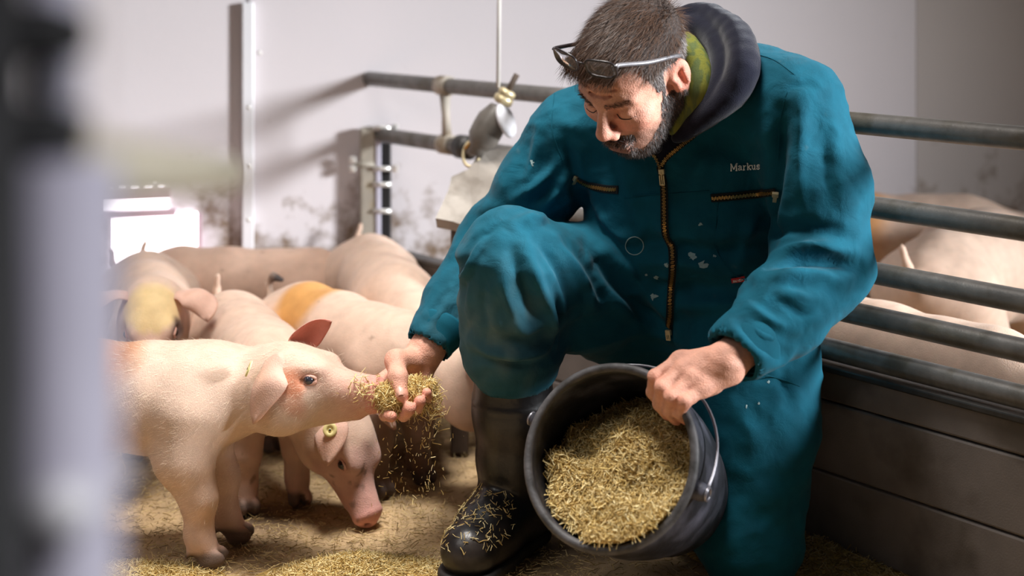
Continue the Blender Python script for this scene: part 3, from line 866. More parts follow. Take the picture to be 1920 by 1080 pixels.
pig6 = make_pig('white pig with red ears facing the farmer beside the bolted post', (-0.235, 3.00), (0.28, -0.96), 1.0, h=0.007,
    head=(0.245, 0.01, 0.275), pitch=-36, yaw=10, dirt=0.15, group='pigs around the farmer',
    ears=[((0.0, 0.050, 0.040), (0.01, 0.105, 0.075), (0.050, 0.150, 0.050), (0.7, 0.2, -0.6), dict(width=0.075)),
          ((0.0, -0.050, 0.040), (0.01, -0.095, 0.065), (0.065, -0.110, 0.030), (0.5, -0.2, -0.8), dict(width=0.075))], seed=51)
# pigs of the next pen
pigA = make_pig('pale pink pig standing close along the other side of the pipe fence', (0.825, 2.40), (0.617, -0.787), 1.02, h=0.007, dirt=0.15, group='pigs in the next pen', head=(0.28, -0.02, 0.26), pitch=-25, seed=61)
pigB = make_pig('plump pale pig turning its rump to the pipe fence', (1.19, 3.42), (0.62, 0.78), 1.12, h=0.007, dirt=0.3, group='pigs in the next pen', head=(0.27, 0, 0.26), pitch=-25, fat=1.25, seed=71)
pigC = make_pig('orange and pink pig by the back wall of the next pen', (1.16, 3.62), (1.0, -0.10), 1.16, h=0.007, dirt=0.3, group='pigs in the next pen', head=(0.27, -0.02, 0.27), pitch=-25, yaw=-25,
    patches=[((-0.16, -0.02, 0.33), (0.11, 0.14, 0.13), (206, 150, 100))], seed=81)
# ---------------------------------------------------------------- the farmer
M['cloth'] = mat('teal_cotton', (4, 64, 76), 0.85, vary=0.16, scale=26, bump=0.25, bscale=900, spec=0.2, sheen=0.05, attr=True)
M['cloth_trim'] = mat('teal_cotton_trim', (5, 78, 96), 0.85, vary=0.12, scale=40, bump=0.2, bscale=900, spec=0.2)
M['navy'] = mat('navy_fleece', (26, 27, 40), 0.95, vary=0.15, scale=60, bump=0.4, bscale=700, spec=0.1, sheen=0.3)
M['skin'] = mat('skin', (214, 160, 138), 0.55, attr=True, vary=0.14, scale=70, bump=0.4, bscale=420, sub=0.10, spec=0.35)
M['scarf'] = mat('green_scarf', (128, 130, 60), 0.9, vary=0.3, scale=60, second=(88, 100, 62), sscale=60, sthr=(0.46, 0.58), stretch=(1, 1, 0.12), bump=0.3, bscale=500, spec=0.1)
M['boot'] = mat('black_rubber_boot', (26, 24, 25), 0.35, vary=0.3, scale=25, bump=0.12, bscale=120, second=(66, 58, 54), sscale=9, sthr=(0.52, 0.72))
M['sole'] = mat('boot_sole', (34, 31, 30), 0.6, vary=0.3)
M['hair'] = mat('brown_hair', (58, 43, 37), 0.42, island=((48, 34, 28), (74, 54, 43), (96, 72, 57), (60, 45, 38)), spec=0.2)
M['hair_grey'] = mat('grey_hair', (110, 102, 98), 0.45, island=((62, 54, 52), (104, 96, 94), (140, 132, 130), (84, 74, 70)), spec=0.5)
M['beard'] = mat('grey_brown_beard', (90, 78, 72), 0.5, island=((40, 30, 28), (58, 46, 42), (100, 90, 86), (46, 36, 34), (136, 128, 126)), spec=0.4)
M['scalp'] = mat('hair_cap', (52, 40, 35), 0.8, vary=0.2, scale=90, bump=0.6, bscale=260)
M['tape'] = mat('zip_tape', (14, 16, 18), 0.9)
M['white_thread'] = mat('white_thread', (250, 252, 250), 0.8)
M['paint'] = mat('dried_paint', (150, 176, 178), 0.8, vary=0.15, scale=200)
M['red_tag'] = mat('red_label', (192, 34, 44), 0.7)
def crease(m, sc=22.0, dist=0.006):
    nt = m.node_tree; N = nt.nodes; L = nt.links
    bp0 = [n for n in N if n.type == 'BUMP'][0]; tc = [n for n in N if n.type == 'TEX_COORD'][0]
    n = N.new('ShaderNodeTexNoise'); n.inputs['Scale'].default_value = sc; n.inputs['Detail'].default_value = 3; n.inputs['Distortion'].default_value = 0.6
    L.new(tc.outputs['Object'], n.inputs['Vector'])
    a = N.new('ShaderNodeMath'); a.operation = 'SUBTRACT'; L.new(n.outputs[0], a.inputs[0]); a.inputs[1].default_value = 0.5
    b = N.new('ShaderNodeMath'); b.operation = 'ABSOLUTE'; L.new(a.outputs[0], b.inputs[0])
    bp = N.new('ShaderNodeBump'); bp.inputs['Strength'].default_value = 0.6; bp.inputs['Distance'].default_value = dist
    L.new(b.outputs[0], bp.inputs['Height']); L.new(bp.outputs[0], bp0.inputs['Normal'])
crease(M['cloth'])
man = empty('person', floorpt(1180, 1040))
tag(man, 'person in a teal coverall and rubber boots kneeling to feed the pig', 'person')

# --- joints (from the pose)
sR, eR, wR = W(1078, 252, 2.49), W(925, 455, 2.54), W(800, 655, 2.42)
sL, eL, wL = W(1487, 205, 2.29), W(1545, 495, 2.25), W(1362, 682, 2.10)
pelv = W(1290, 585, 2.505)
hR, hL = W(1205, 590, 2.58), W(1390, 590, 2.42)
kR, aR = W(962, 500, 2.32), W(958, 960, 2.43)
kL, aL = W(1404, 1010, 2.29), np.array([0.275, 2.60, 0.075])
neck0, neck1 = W(1300, 205, 2.40), W(1222, 165, 2.33)

# --- coverall
HC = 0.0046
f = Field((-0.30, 2.06, 0.0), (0.70, 3.0, 0.90), HC)
axT = unit(W(1290, 250, 2.40) - pelv)                     # spine
sideT = unit(sL - sR); fwdT = np.cross(sideT, axT)
RT = np.array([sideT, unit(fwdT), axT]); RT[0] = np.cross(RT[1], RT[2])
f.ell(W(1285, 340, 2.44), (0.185, 0.115, 0.18), RT, 0.05)
f.ell(W(1285, 470, 2.46), (0.166, 0.112, 0.15), RT, 0.06)
f.ell(pelv, (0.155, 0.110, 0.12), RT, 0.05)
f.chain([sR, W(1180, 215, 2.46), W(1300, 195, 2.41), W(1400, 170, 2.35), sL], [0.070, 0.074, 0.062, 0.074, 0.074], 0.04)
f.ell(W(1300, 250, 2.45), (0.16, 0.085, 0.10), RT, 0.05)
# arms
f.chain([sR, (sR + eR) / 2 + (0.004, -0.01, 0.0), eR], [0.074, 0.066, 0.060], 0.03)
f.chain([eR, (eR * 0.45 + wR * 0.55), wR + (eR - wR) * 0.10], [0.062, 0.054, 0.043], 0.02)
f.chain([sL, (sL * 0.5 + eL * 0.5) + (0.015, 0.0, 0.0), eL], [0.078, 0.077, 0.070], 0.03)
f.chain([eL, eL * 0.5 + wL * 0.5 + (0.01, 0, 0.004), wL + (eL - wL) * 0.16], [0.074, 0.064, 0.050], 0.025)
# legs
f.chain([hR, hR * 0.5 + kR * 0.5 + (0, 0, 0.004), kR], [0.108, 0.100, 0.084], 0.03)
f.chain([kR, W(960, 580, 2.355), W(960, 650, 2.375), W(962, 684, 2.385)], [0.080, 0.082, 0.079, 0.066], 0.03)
f.ell(W(955, 470, 2.325), (0.070, 0.062, 0.062), None, 0.03)
f.chain([hL, hL * 0.5 + kL * 0.5 + (0.010, 0.0, 0.0), kL + (0.0, 0, 0.0)], [0.112, 0.104, 0.083], 0.03)
f.chain([kL, kL * 0.5 + aL * 0.5 + (0.0, 0, 0.01), aL], [0.080, 0.070, 0.058], 0.02)
f.ell(W(1462, 680, 2.38), (0.055, 0.06, 0.09), None, 0.05)
f.cut_below(0.004)
# hollow cuffs and trouser leg so that hand, boot and neck come out of openings
f.cap(wR - (eR - wR) * 0.10, wR + (eR - wR) * 0.08, 0.040, 0.034, 0.004, sub=True)
f.cap(wL - (eL - wL) * 0.10, wL + (eL - wL) * 0.13, 0.046, 0.040, 0.004, sub=True)
f.cap(W(962, 705, 2.39), W(962, 672, 2.385), 0.064, 0.060, 0.004, sub=True)
cV, cF = f.mesh(1)
cN = vnormals(cV, cF)
def ridged(P, fr, sd): return 0.5 - np.abs(wav(P, fr, sd, 5))
AN = np.array([0.8, 0.8, 1.5])
cV = cV + cN * (0.0026 * wav(cV, 24, 5) + 0.0060 * ridged(cV * AN, 24, 6) + 0.0036 * ridged(cV * AN, 55, 7) + 0.0012 * ridged(cV, 130, 12) + 0.0006 * wav(cV, 150, 8))[:, None]
bv = bvh_of(cV, cF)
# cloth folds: crest (+) and trough (-) lines laid over the surface
FOLDS = [
 # right sleeve
 ([(1050, 300), (1010, 345), (960, 375)], 9, 7), ([(1062, 330), (1020, 390), (965, 420)], 10, 8), ([(1070, 372), (1000, 420)], 8, 6), ([(1040, 350), (990, 395)], -8, 6),
 ([(905, 450), (880, 500), (860, 540)], 8, 6), ([(935, 420), (890, 455)], -7, 6), ([(870, 505), (830, 560)], 7, 5), ([(845, 560), (800, 625)], 5, 6), ([(1010, 240), (1000, 300), (985, 350)], 6, 8),
 ([(880, 470), (850, 530), (815, 580)], -5, 5), ([(1060, 255), (1075, 330), (1080, 380)], -9, 8),
 # left sleeve
 ([(1440, 500), (1500, 488), (1570, 492), (1612, 500)], -10, 7), ([(1450, 478), (1520, 462), (1600, 470)], 9, 8), ([(1430, 530), (1500, 515), (1590, 530)], 9, 9), ([(1440, 440), (1520, 425), (1590, 440)], -6, 8),
 ([(1400, 570), (1440, 600), (1490, 620)], 8, 7), ([(1385, 600), (1420, 640), (1470, 665)], -7, 7), ([(1380, 625), (1430, 668)], 6, 6), ([(1450, 560), (1500, 585), (1540, 575)], -7, 7), ([(1470, 545), (1530, 560)], 6, 6),
 ([(1470, 210), (1460, 300), (1452, 390), (1455, 450)], -12, 10), ([(1500, 190), (1500, 300), (1500, 390)], 7, 11), ([(1545, 230), (1550, 320), (1560, 400)], -5, 10), ([(1475, 175), (1500, 160), (1525, 160)], -5, 5),
 # torso
 ([(1245, 330), (1246, 420), (1258, 480), (1255, 610)], 5, 12), ([(1170, 470), (1230, 455), (1330, 470), (1430, 455)], -7, 11), ([(1190, 500), (1260, 490), (1350, 505)], 6, 10), ([(1200, 545), (1270, 535), (1360, 545), (1430, 525)], -7, 11), ([(1110, 400), (1160, 440), (1215, 455)], 6, 9),
 ([(1260, 580), (1330, 570), (1400, 575)], 6, 10), ([(1090, 340), (1110, 400), (1150, 450)], -6, 9), ([(1170, 300), (1180, 360), (1200, 420)], 4, 10), ([(1340, 250), (1320, 300), (1300, 350)], 4, 9), ([(1420, 390), (1400, 450), (1380, 510)], 5, 9),
 ([(1255, 620), (1180, 560), (1120, 500)], -10, 9), ([(1270, 610), (1200, 530), (1140, 470)], 6, 9),
 # raised knee and thigh
 ([(985, 470), (1010, 530), (1035, 590), (1040, 640)], 9, 9), ([(1010, 450), (1050, 510), (1075, 580)], -9, 9), ([(1045, 455), (1090, 520), (1120, 590)], 8, 9), ([(960, 470), (985, 540), (1005, 610)], -6, 8), ([(935, 500), (955, 570), (985, 630)], 6, 8),
 ([(1040, 540), (1048, 600), (1035, 650)], -9, 6), ([(910, 520), (905, 580), (920, 640)], -5, 8), ([(880, 640), (930, 662), (1000, 665), (1040, 640)], 8, 9), ([(890, 665), (950, 682), (1020, 676)], -6, 6), ([(880, 520), (878, 590)], 5, 7),
 ([(1100, 470), (1160, 520), (1210, 590)], -6, 10), ([(930, 625), (965, 640), (1010, 630)], -6, 7), ([(945, 600), (990, 620), (1030, 605)], 6, 7),
 # kneeling leg
 ([(1380, 700), (1440, 712), (1505, 730)], -5, 6), ([(1360, 760), (1400, 800), (1420, 860)], 4, 12), ([(1500, 660), (1470, 700), (1480, 760)], -6, 8), ([(1400, 900), (1440, 930), (1470, 940)], 4, 11), ([(1410, 970), (1450, 985)], -4, 9),
]
cN = vnormals(cV, cF)
disp = np.zeros(len(cV))
for pts, amp, wpx in FOLDS:
    runs = [[]]
    for p in spline([(x, y, 0) for x, y in pts], 16):
        loc, nor = shoot(bv, p[0], p[1])
        if loc is None: continue
        if runs[-1] and np.linalg.norm(loc - runs[-1][-1]) > 0.035: runs.append([])
        runs[-1].append(loc)
    w = wpx * 0.00135
    for P3 in runs:
        if len(P3) < 4: continue
        d = seg_dist(cV, P3)
        ends = np.minimum(np.linalg.norm(cV - P3[0], axis=1), np.linalg.norm(cV - P3[-1], axis=1))
        disp += amp * 0.0021 * (np.exp(-(d / w) ** 2) - 0.45 * np.exp(-(d / (2.1 * w)) ** 2)) * np.clip(0.15 + ends / 0.05, 0, 1)
cV = cV + cN * disp[:, None]
cV = relax(cV, cF, 1, 0.2)
bv = bvh_of(cV, cF)
BASE = lin((5, 80, 99)); DUST = lin((96, 118, 118))
cC = np.tile(BASE, (len(cV), 1))
shin = np.exp(-(np.linalg.norm(cV - W(920, 620, 2.31), axis=1) / 0.10) ** 2)
cC = cC + (DUST - cC) * (np.clip(shin * (0.45 + 0.6 * np.maximum(wav(cV, 140, 31), 0)), 0, 0.7))[:, None]
edge_ = np.clip(wav(cV, 420, 33) + wav(cV, 200, 34) - 1.7, 0, 1) * 0.4
cC = cC + (DUST - cC) * edge_[:, None]
cover = mkmesh('coverall', cV, cF, M['cloth'], man, colors=cC); cover['label'] = 'teal work coverall with brass zips'
def onsurf(px, py, off=0.0):
    loc, nor = shoot(bv, px, py)
    if loc is None: return None
    return loc + nor * off
def ribbon(name, pts2, hw, off, m, parent, n=40, thick=0.0012):
    """strip lying on the coverall along a picture path; hw half width in metres"""
    S = spline([(x, y, 0) for x, y in pts2], n)
    P, Nn_ = [], []
    for s_ in S:
        loc, nor = shoot(bv, s_[0], s_[1])
        if loc is not None: P.append(loc); Nn_.append(nor)
    P = np.array(P); Nn_ = np.array(Nn_)
    for _ in range(3): P[1:-1] = (P[:-2] + 2 * P[1:-1] + P[2:]) / 4; Nn_[1:-1] = (Nn_[:-2] + Nn_[1:-1] + Nn_[2:]) / 3
    V, Fq = [], []
    for i in range(len(P)):
        t = unit(P[min(i + 1, len(P) - 1)] - P[max(i - 1, 0)]); nn = unit(Nn_[i]); sd = unit(np.cross(t, nn))
        for a, o_ in ((-1, 0), (-1, 1), (1, 1), (1, 0)):
            V.append(P[i] + sd * hw * a + nn * (off + thick * o_))
    for i in range(len(P) - 1):
        for j in range(4):
            Fq.append((i * 4 + j, i * 4 + (j + 1) % 4, i * 4 + 4 + (j + 1) % 4, i * 4 + 4 + j))
    Fq += [(0, 1, 2, 3), tuple(range(len(P) * 4 - 1, len(P) * 4 - 5, -1))]
    return mkmesh(name, V, Fq, m, parent, smooth=False), P, Nn_
def zipper(pts2, name, label=None, wide=0.0062, tape=True, single=False):
    o, P, Nz = ribbon(name, pts2, wide if tape else 0.002, 0.0015, M['tape'], cover, 60)
    if label: o['label'] = label
    # teeth
    L = np.concatenate([[0], np.cumsum(np.linalg.norm(np.diff(P, axis=0), axis=1))])
    parts = []
    for k, s_ in enumerate(np.arange(0.002, L[-1] - 0.002, 0.0028)):
        p = np.array([np.interp(s_, L, P[:, c]) for c in range(3)])
        p2 = np.array([np.interp(s_ + 0.001, L, P[:, c]) for c in range(3)])
        i = min(int(np.searchsorted(L, s_)), len(P) - 1)
        nn = unit(Nz[i]); t = unit(p2 - p); sd = unit(np.cross(t, nn))
        parts.append(box_geo(p + nn * 0.0034 + sd * (0.0006 if k % 2 else -0.0006), (t, sd, np.cross(t, sd)), (0.0009, 0.0026, 0.0010)))
    V, Fz = join_geo(parts)
    mkmesh('zip_teeth', V, Fz, M['brass'], cover, smooth=False)
    return P, Nz
zipper([(1238, 312), (1245, 345), (1246, 400), (1248, 438), (1259, 462), (1261, 500), (1258, 555), (1255, 615)], 'front_zip')
zipper([(1324, 224), (1306, 250), (1275, 275), (1252, 295), (1240, 314)], 'front_zip', wide=0.004)
zipper([(1208, 268), (1222, 284), (1234, 300), (1239, 316)], 'front_zip', wide=0.003)
def pocket(pts2):
    zipper(pts2, 'pocket_zip', wide=0.0068)
pocket([(1076, 330), (1100, 345), (1130, 353), (1160, 356)])
pocket([(1333, 371), (1370, 368), (1420, 363), (1455, 358)])
def puller(px, py, ln, ang, w=0.0035):
    p = onsurf(px, py, 0.006); loc, nor = shoot(bv, px, py)
    d = np.array([math.sin(ang), 0, -math.cos(ang)]); d = unit(d - nor * (d @ nor)); sd = np.cross(nor, d)
    parts = [box_geo(p, (d, sd, nor), (0.0045, 0.0050, 0.0028), 0.0008), box_geo(p + d * ln * 0.5 + nor * 0.002, (d, sd, nor), (ln * 0.5, 0.0009, 0.0008))]
    for a in (-1, 1):
        parts.append(box_geo(p + d * (ln * 0.62) + sd * w * a + nor * 0.002, (d, sd, nor), (ln * 0.36, 0.0010, 0.0009)))
    parts.append(box_geo(p + d * (ln * 0.98) + nor * 0.002, (d, sd, nor), (0.0011, w + 0.0008, 0.0009)))
    V, Fp = join_geo(parts)
    mkmesh('zip_puller', V, Fp, M['brassy_pale'], cover, smooth=False)
puller(1243, 320, 0.022, 0.05); puller(1257, 622, 0.012, 0.1); puller(1076, 330, 0.012, 0.1, 0.002); puller(1454, 360, 0.014, -0.1, 0.002)
# seams (double stitch lines as low ridges)
for sp_ in ([(1170, 372), (1210, 366), (1240, 365)], [(1255, 364), (1330, 358)], [(1345, 378), (1340, 440), (1342, 470), (1372, 512), (1400, 525)], [(1475, 170), (1462, 230), (1458, 300)], [(1040, 170), (1035, 240), (1055, 300)],
            [(1385, 700), (1430, 702), (1470, 712), (1500, 724)], [(1400, 98), (1450, 112), (1490, 140)]):
    ribbon('seam', sp_, 0.0010, 0.0004, M['cloth_trim'], cover, 24, 0.0010)
# embroidered name, letter strokes on a 0..1 grid
LET = {
 'M': (1.25, [[(0.05, 0), (0.3, 0)], [(0.17, 0), (0.17, 1)], [(0.02, 1), (0.22, 1)], [(0.2, 1), (0.6, 0.15)], [(0.6, 0.15), (1.0, 1)], [(1.0, 1), (1.2, 1)], [(1.04, 1), (1.04, 0)], [(0.88, 0), (1.2, 0)]]),
 'a': (0.8, [[(0.1, 0.55), (0.3, 0.66), (0.52, 0.6), (0.56, 0.45), (0.56, 0.1), (0.72, 0)], [(0.56, 0.38), (0.25, 0.35), (0.08, 0.18), (0.2, 0.02), (0.42, 0.05), (0.56, 0.18)]]),
 'r': (0.68, [[(0.05, 0.64), (0.2, 0.64)], [(0.2, 0.64), (0.2, 0)], [(0.05, 0), (0.38, 0)], [(0.2, 0.4), (0.35, 0.62), (0.55, 0.6)]]),
 'k': (0.86, [[(0.02, 1), (0.18, 1)], [(0.18, 1), (0.18, 0)], [(0.05, 0), (0.34, 0)], [(0.18, 0.28), (0.6, 0.64)], [(0.48, 0.64), (0.76, 0.64)], [(0.34, 0.40), (0.66, 0)], [(0.52, 0), (0.8, 0)]]),
 'u': (0.86, [[(0.03, 0.64), (0.18, 0.64)], [(0.18, 0.64), (0.18, 0.15), (0.34, 0.0), (0.5, 0.05), (0.62, 0.2)], [(0.48, 0.64), (0.62, 0.64)], [(0.62, 0.64), (0.62, 0)], [(0.62, 0), (0.76, 0)]]),
 's': (0.66, [[(0.5, 0.45), (0.5, 0.64), (0.3, 0.66), (0.1, 0.55), (0.16, 0.38), (0.4, 0.30), (0.54, 0.16), (0.4, 0.0), (0.12, 0.03), (0.08, 0.22)]]),
 'H': (0.8, [[(0.1, 0), (0.1, 1)], [(0.6, 0), (0.6, 1)], [(0.1, 0.5), (0.6, 0.5)]]),
 'A': (0.8, [[(0.05, 0), (0.35, 1), (0.65, 0)], [(0.18, 0.35), (0.52, 0.35)]]),
 'V': (0.8, [[(0.05, 1), (0.35, 0), (0.65, 1)]]),
 'E': (0.7, [[(0.55, 1), (0.1, 1), (0.1, 0), (0.55, 0)], [(0.1, 0.5), (0.48, 0.5)]]),
 'P': (0.7, [[(0.1, 0), (0.1, 1), (0.5, 0.95), (0.55, 0.7), (0.45, 0.5), (0.1, 0.48)]]),
}
def lettering(text, x0, y0, dx, dy, size, r, m, name, parent, off=0.0012):
    parts = []; x = 0.0
    for ch in text:
        wd, strokes = LET[ch]
        for st_ in strokes:
            P = []
            for a, b in st_:
                X = x + a
                px = x0 + dx * X * size - dy * b * size * 0; py = y0 + dy * X * size - b * size
                p = onsurf(px, py, off)
                if p is not None: P.append(p)
            if len(P) > 1: parts.append(tube_geo(P, r, 6))
        x += wd
    V, Fl = join_geo(parts)
    return mkmesh(name, V, Fl, m, parent)
o = lettering('Markus', 1369, 320, 0.93, -0.055, 12.2, 0.0010, M['white_thread'], 'name_embroidery', cover); o['label'] = 'white embroidered name on the chest'
o, _, _ = ribbon('brand_tag', [(1371, 524), (1395, 521)], 0.0048, 0.003, M['red_tag'], cover, 8, 0.0012)
o['label'] = 'small red woven label'
bvt = bv
lettering('HAVEP', 1374, 526.5, 1.0, -0.11, 4.9, 0.00045, M['white_thread'], 'tag_lettering', o, off=0.0050)
# dried paint marks
def blotch(cx, cy, rx, ry, n=14, seed=0, ring=False):
    r = np.random.default_rng(seed)
    if ring:
        P = [onsurf(cx + rx * math.cos(a), cy + ry * math.sin(a), 0.0006) for a in np.linspace(0, 2 * math.pi, 27)[:-1]]
        P = [p for p in P if p is not None]
        V, Fb = tube_geo(P, 0.0009, 6, closed=True)
    else:
        pts = [onsurf(cx, cy, 0.0012)] + [onsurf(cx + rx * (1 + 0.35 * r.normal()) * math.cos(a), cy + ry * (1 + 0.35 * r.normal()) * math.sin(a), 0.0006) for a in np.linspace(0, 2 * math.pi, n + 1)[:-1]]
        if any(p is None for p in pts): return
        V = pts; Fb = [(0, 1 + i, 1 + (i + 1) % n) for i in range(n)]
    mkmesh('paint_mark', V, Fb, M['paint'], cover)
blotch(1190, 461, 17, 17, ring=True)
for i, (x, y, a, b) in enumerate(((1297, 481, 9, 6), (1318, 496, 10, 6), (1230, 520, 4, 3), (1225, 556, 6, 4), (1313, 420, 4, 3), (1212, 515, 3, 2), (998, 305, 3, 5), (1441, 716, 3, 3), (1400, 762, 2, 3), (1423, 757, 2, 2), (1250, 497, 5, 4), (1340, 480, 3, 3))):
    blotch(x, y, a, b, seed=i)
# collar flap and cuffs
def cuff(a, d, r0, r1, ln, tag_):
    d = unit(d); s1 = unit(np.cross(d, [0, 0, 1.0])); s2 = np.cross(s1, d)
    rows = [(0.0, r0 - 0.005), (0.0, r0), (0.12, r0 + 0.0012), (0.5, (r0 + r1) / 2 + 0.002), (0.88, r1 + 0.002), (1.0, r1), (1.0, r1 - 0.006), (0.5, (r0 + r1) / 2 - 0.004), (0.0, r0 - 0.005)]
    V, Fc = [], []; n = 48
    for t, r in rows:
        for j in range(n):
            an = 2 * math.pi * j / n
            rr_ = r * (1 + 0.04 * math.sin(2 * an + 1) + 0.015 * math.sin(5 * an + 6 * t))
            V.append(a + d * (ln * t + 0.003 * math.sin(3 * an)) + rr_ * (math.cos(an) * s1 + math.sin(an) * s2))
    for i in range(len(rows) - 1):
        for j in range(n):
            Fc.append((i * n + j, i * n + (j + 1) % n, (i + 1) * n + (j + 1) % n, (i + 1) * n + j))
    mkmesh('cuff', V, Fc, M['cloth_trim'], cover)
cuff(wR + (eR - wR) * 0.055, eR - wR, 0.040, 0.048, 0.042, 'r')
cuff(wL + (eL - wL) * 0.070, eL - wL, 0.045, 0.053, 0.045, 'l')
def patch(name, poly, off, m, parent, thick=0.003, cuts=3):
    bm = bmesh.new()
    vs = [bm.verts.new((x, y, 0)) for x, y in poly]
    bmesh.ops.triangulate(bm, faces=[bm.faces.new(vs)])
    bmesh.ops.subdivide_edges(bm, edges=list(bm.edges), cuts=cuts, use_grid_fill=True)
    V, ok, mp = [], [], {}
    bm.verts.index_update()
    for v in bm.verts:
        p = onsurf(v.co.x, v.co.y, off)
        V.append(p)
    Fp = [tuple(v.index for v in q_.verts) for q_ in bm.faces if all(V[v.index] is not None for v in q_.verts)]
    bm.free()
    V = [p if p is not None else np.zeros(3) for p in V]
    used = sorted({i for q_ in Fp for i in q_}); mp = {a: i for i, a in enumerate(used)}
    o = mkmesh(name, [V[i] for i in used], [tuple(mp[i] for i in q_) for q_ in Fp], m, parent)
    md = o.modifiers.new('thick', 'SOLIDIFY'); md.thickness = thick; md.offset = 1
    return o
patch('collar', [(1335, 212), (1368, 186), (1386, 150), (1392, 170), (1394, 198), (1360, 210), (1340, 220)], 0.006, M['cloth_trim'], cover)
patch('sweater_front', [(1326, 222), (1306, 246), (1275, 271), (1252, 291), (1240, 308), (1224, 284), (1206, 262), (1190, 240), (1240, 215), (1290, 205)], 0.0022, M['navy'], man, 0.001)

# --- head
HCN = np.zeros(3); HS = 1.0
Fh, Lh_, Uh = np.eye(3)
RH = np.eye(3)
def hp(fw, le, up): return HCN + RH.T @ (np.array([fw, le, up]) * HS)
def tolocal(A): return (A - HCN) @ RH.T / HS
ya, pa, ra = -0.80, 0.70, 0.16
f_ = np.array([math.sin(ya) * math.cos(pa), -math.cos(ya) * math.cos(pa), -math.sin(pa)])
u_ = unit(np.array([0, 0, 1.0]) - f_ * f_[2]); l_ = np.cross(u_, f_)
u_ = u_ * math.cos(ra) + l_ * math.sin(ra); RW = np.array([f_, np.cross(u_, f_), u_])
HCW = W(1190, 138, 2.27); HSW = 0.965
lo = HCN - 0.19; hi = HCN + 0.19
f = Field(lo, hi, 0.0021)
f.ell(hp(-0.018, 0, 0.030), (0.097, 0.076, 0.086), RH, 0.02)
f.ell(hp(0.040, 0, 0.040), (0.052, 0.062, 0.052), RH, 0.03)
f.ell(hp(0.038, 0, -0.036), (0.056, 0.058, 0.074), RH, 0.03)
f.ell(hp(0.064, 0, -0.090), (0.028, 0.030, 0.024), RH, 0.025)
for s in (1, -1):
    f.cap(hp(-0.008, 0.056 * s, -0.055), hp(0.055, 0.020 * s, -0.092), 0.020, 0.022, 0.025)
    f.cap(hp(0.090, 0.010 * s, 0.024), hp(0.072, 0.046 * s, 0.022), 0.010, 0.010, 0.016)
    f.ell(hp(0.066, 0.042 * s, -0.022), (0.022, 0.022, 0.018), RH, 0.022)
    f.ell(hp(0.104, 0.030 * s, 0.001), (0.018, 0.018, 0.011), RH, 0.012, sub=True)
    f.ell(hp(0.0765, 0.031 * s, 0.000), (0.0145, 0.0165, 0.0125), RH, 0.003)
    f.cap(hp(0.093, 0.018 * s, -0.009), hp(0.083, 0.044 * s, -0.009), 0.0035, 0.003, 0.008)
f.cap(hp(0.092, 0, 0.014), hp(0.116, 0, -0.024), 0.0085, 0.0115, 0.010)
f.ell(hp(0.114, 0, -0.029), (0.0135, 0.013, 0.011), RH, 0.008)
for s in (1, -1):
    f.ell(hp(0.104, 0.0135 * s, -0.037), (0.0125, 0.0085, 0.0085), RH, 0.007)
    f.ell(hp(0.110, 0.0075 * s, -0.047), (0.006, 0.0038, 0.004), RH, 0.003, sub=True)
    f.chain([hp(0.100, 0.022 * s, -0.034), hp(0.088, 0.034 * s, -0.060)], [0.0035, 0.003], 0.010, sub=True)
f.cap(hp(0.098, -0.018, -0.068), hp(0.098, 0.018, -0.068), 0.0075, 0.0075, 0.010)
f.cap(hp(0.093, -0.016, -0.083), hp(0.093, 0.016, -0.083), 0.0075, 0.0075, 0.010)
f.chain([hp(0.092, -0.026, -0.076), hp(0.107, 0.0, -0.0755), hp(0.092, 0.026, -0.076)], [0.003, 0.003, 0.003], 0.004, sub=True)
# wrinkles of the forehead
for k, u in enumerate((0.040, 0.052, 0.064)):
    f.chain([hp(0.083, -0.030, u - 0.003), hp(0.094, -0.010, u), hp(0.094, 0.012, u), hp(0.082, 0.032, u - 0.003)], [0.0018] * 4, 0.005, sub=True)
# ears
for s in (1, -1):
    RE = np.array([unit(Fh * 0.94 - Lh_ * s * 0.30), unit(Lh_ * s * 0.94 + Fh * 0.30), Uh])
    c = hp(-0.016, 0.080 * s, -0.004)
    f.ell(c + RE[2] * 0.006, (0.021, 0.0095, 0.030), RE, 0.008)
    f.ell(c - RE[2] * 0.022 + RE[0] * 0.004, (0.012, 0.008, 0.013), RE, 0.008)
    f.ell(c + RE[1] * 0.009 + RE[2] * 0.004 + RE[0] * 0.002, (0.0125, 0.0085, 0.0195), RE, 0.004, sub=True)
    f.cap(c + RE[1] * 0.006 - RE[2] * 0.012 - RE[0] * 0.007, c + RE[1] * 0.006 + RE[2] * 0.012 - RE[0] * 0.006, 0.0038, 0.003, 0.004)
    f.ell(c + RE[0] * 0.013 + RE[1] * 0.005 - RE[2] * 0.004, (0.005, 0.005, 0.007), RE, 0.004)
nl = RW @ (neck1 * 0.4 + neck0 * 0.6 - HCW) / HSW
f.chain([hp(-0.030, 0, -0.045), nl], [0.058, 0.060], 0.025)
headV, headF = f.mesh(2)
HCN, RH, HS = HCW, RW, HSW
Fh, Lh_, Uh = RH
headV = HCN + headV * HS @ RH
bvH = bvh_of(headV, headF)
# --- hands
def hand_field(lo, hi): return Field(lo, hi, 0.0019)
def finger(f, pts, r, k=0.004):
    P = [W(*p) for p in pts]
    rr = np.linspace(r, r * 0.86, len(P)); f.chain(P, rr, k)
    return P
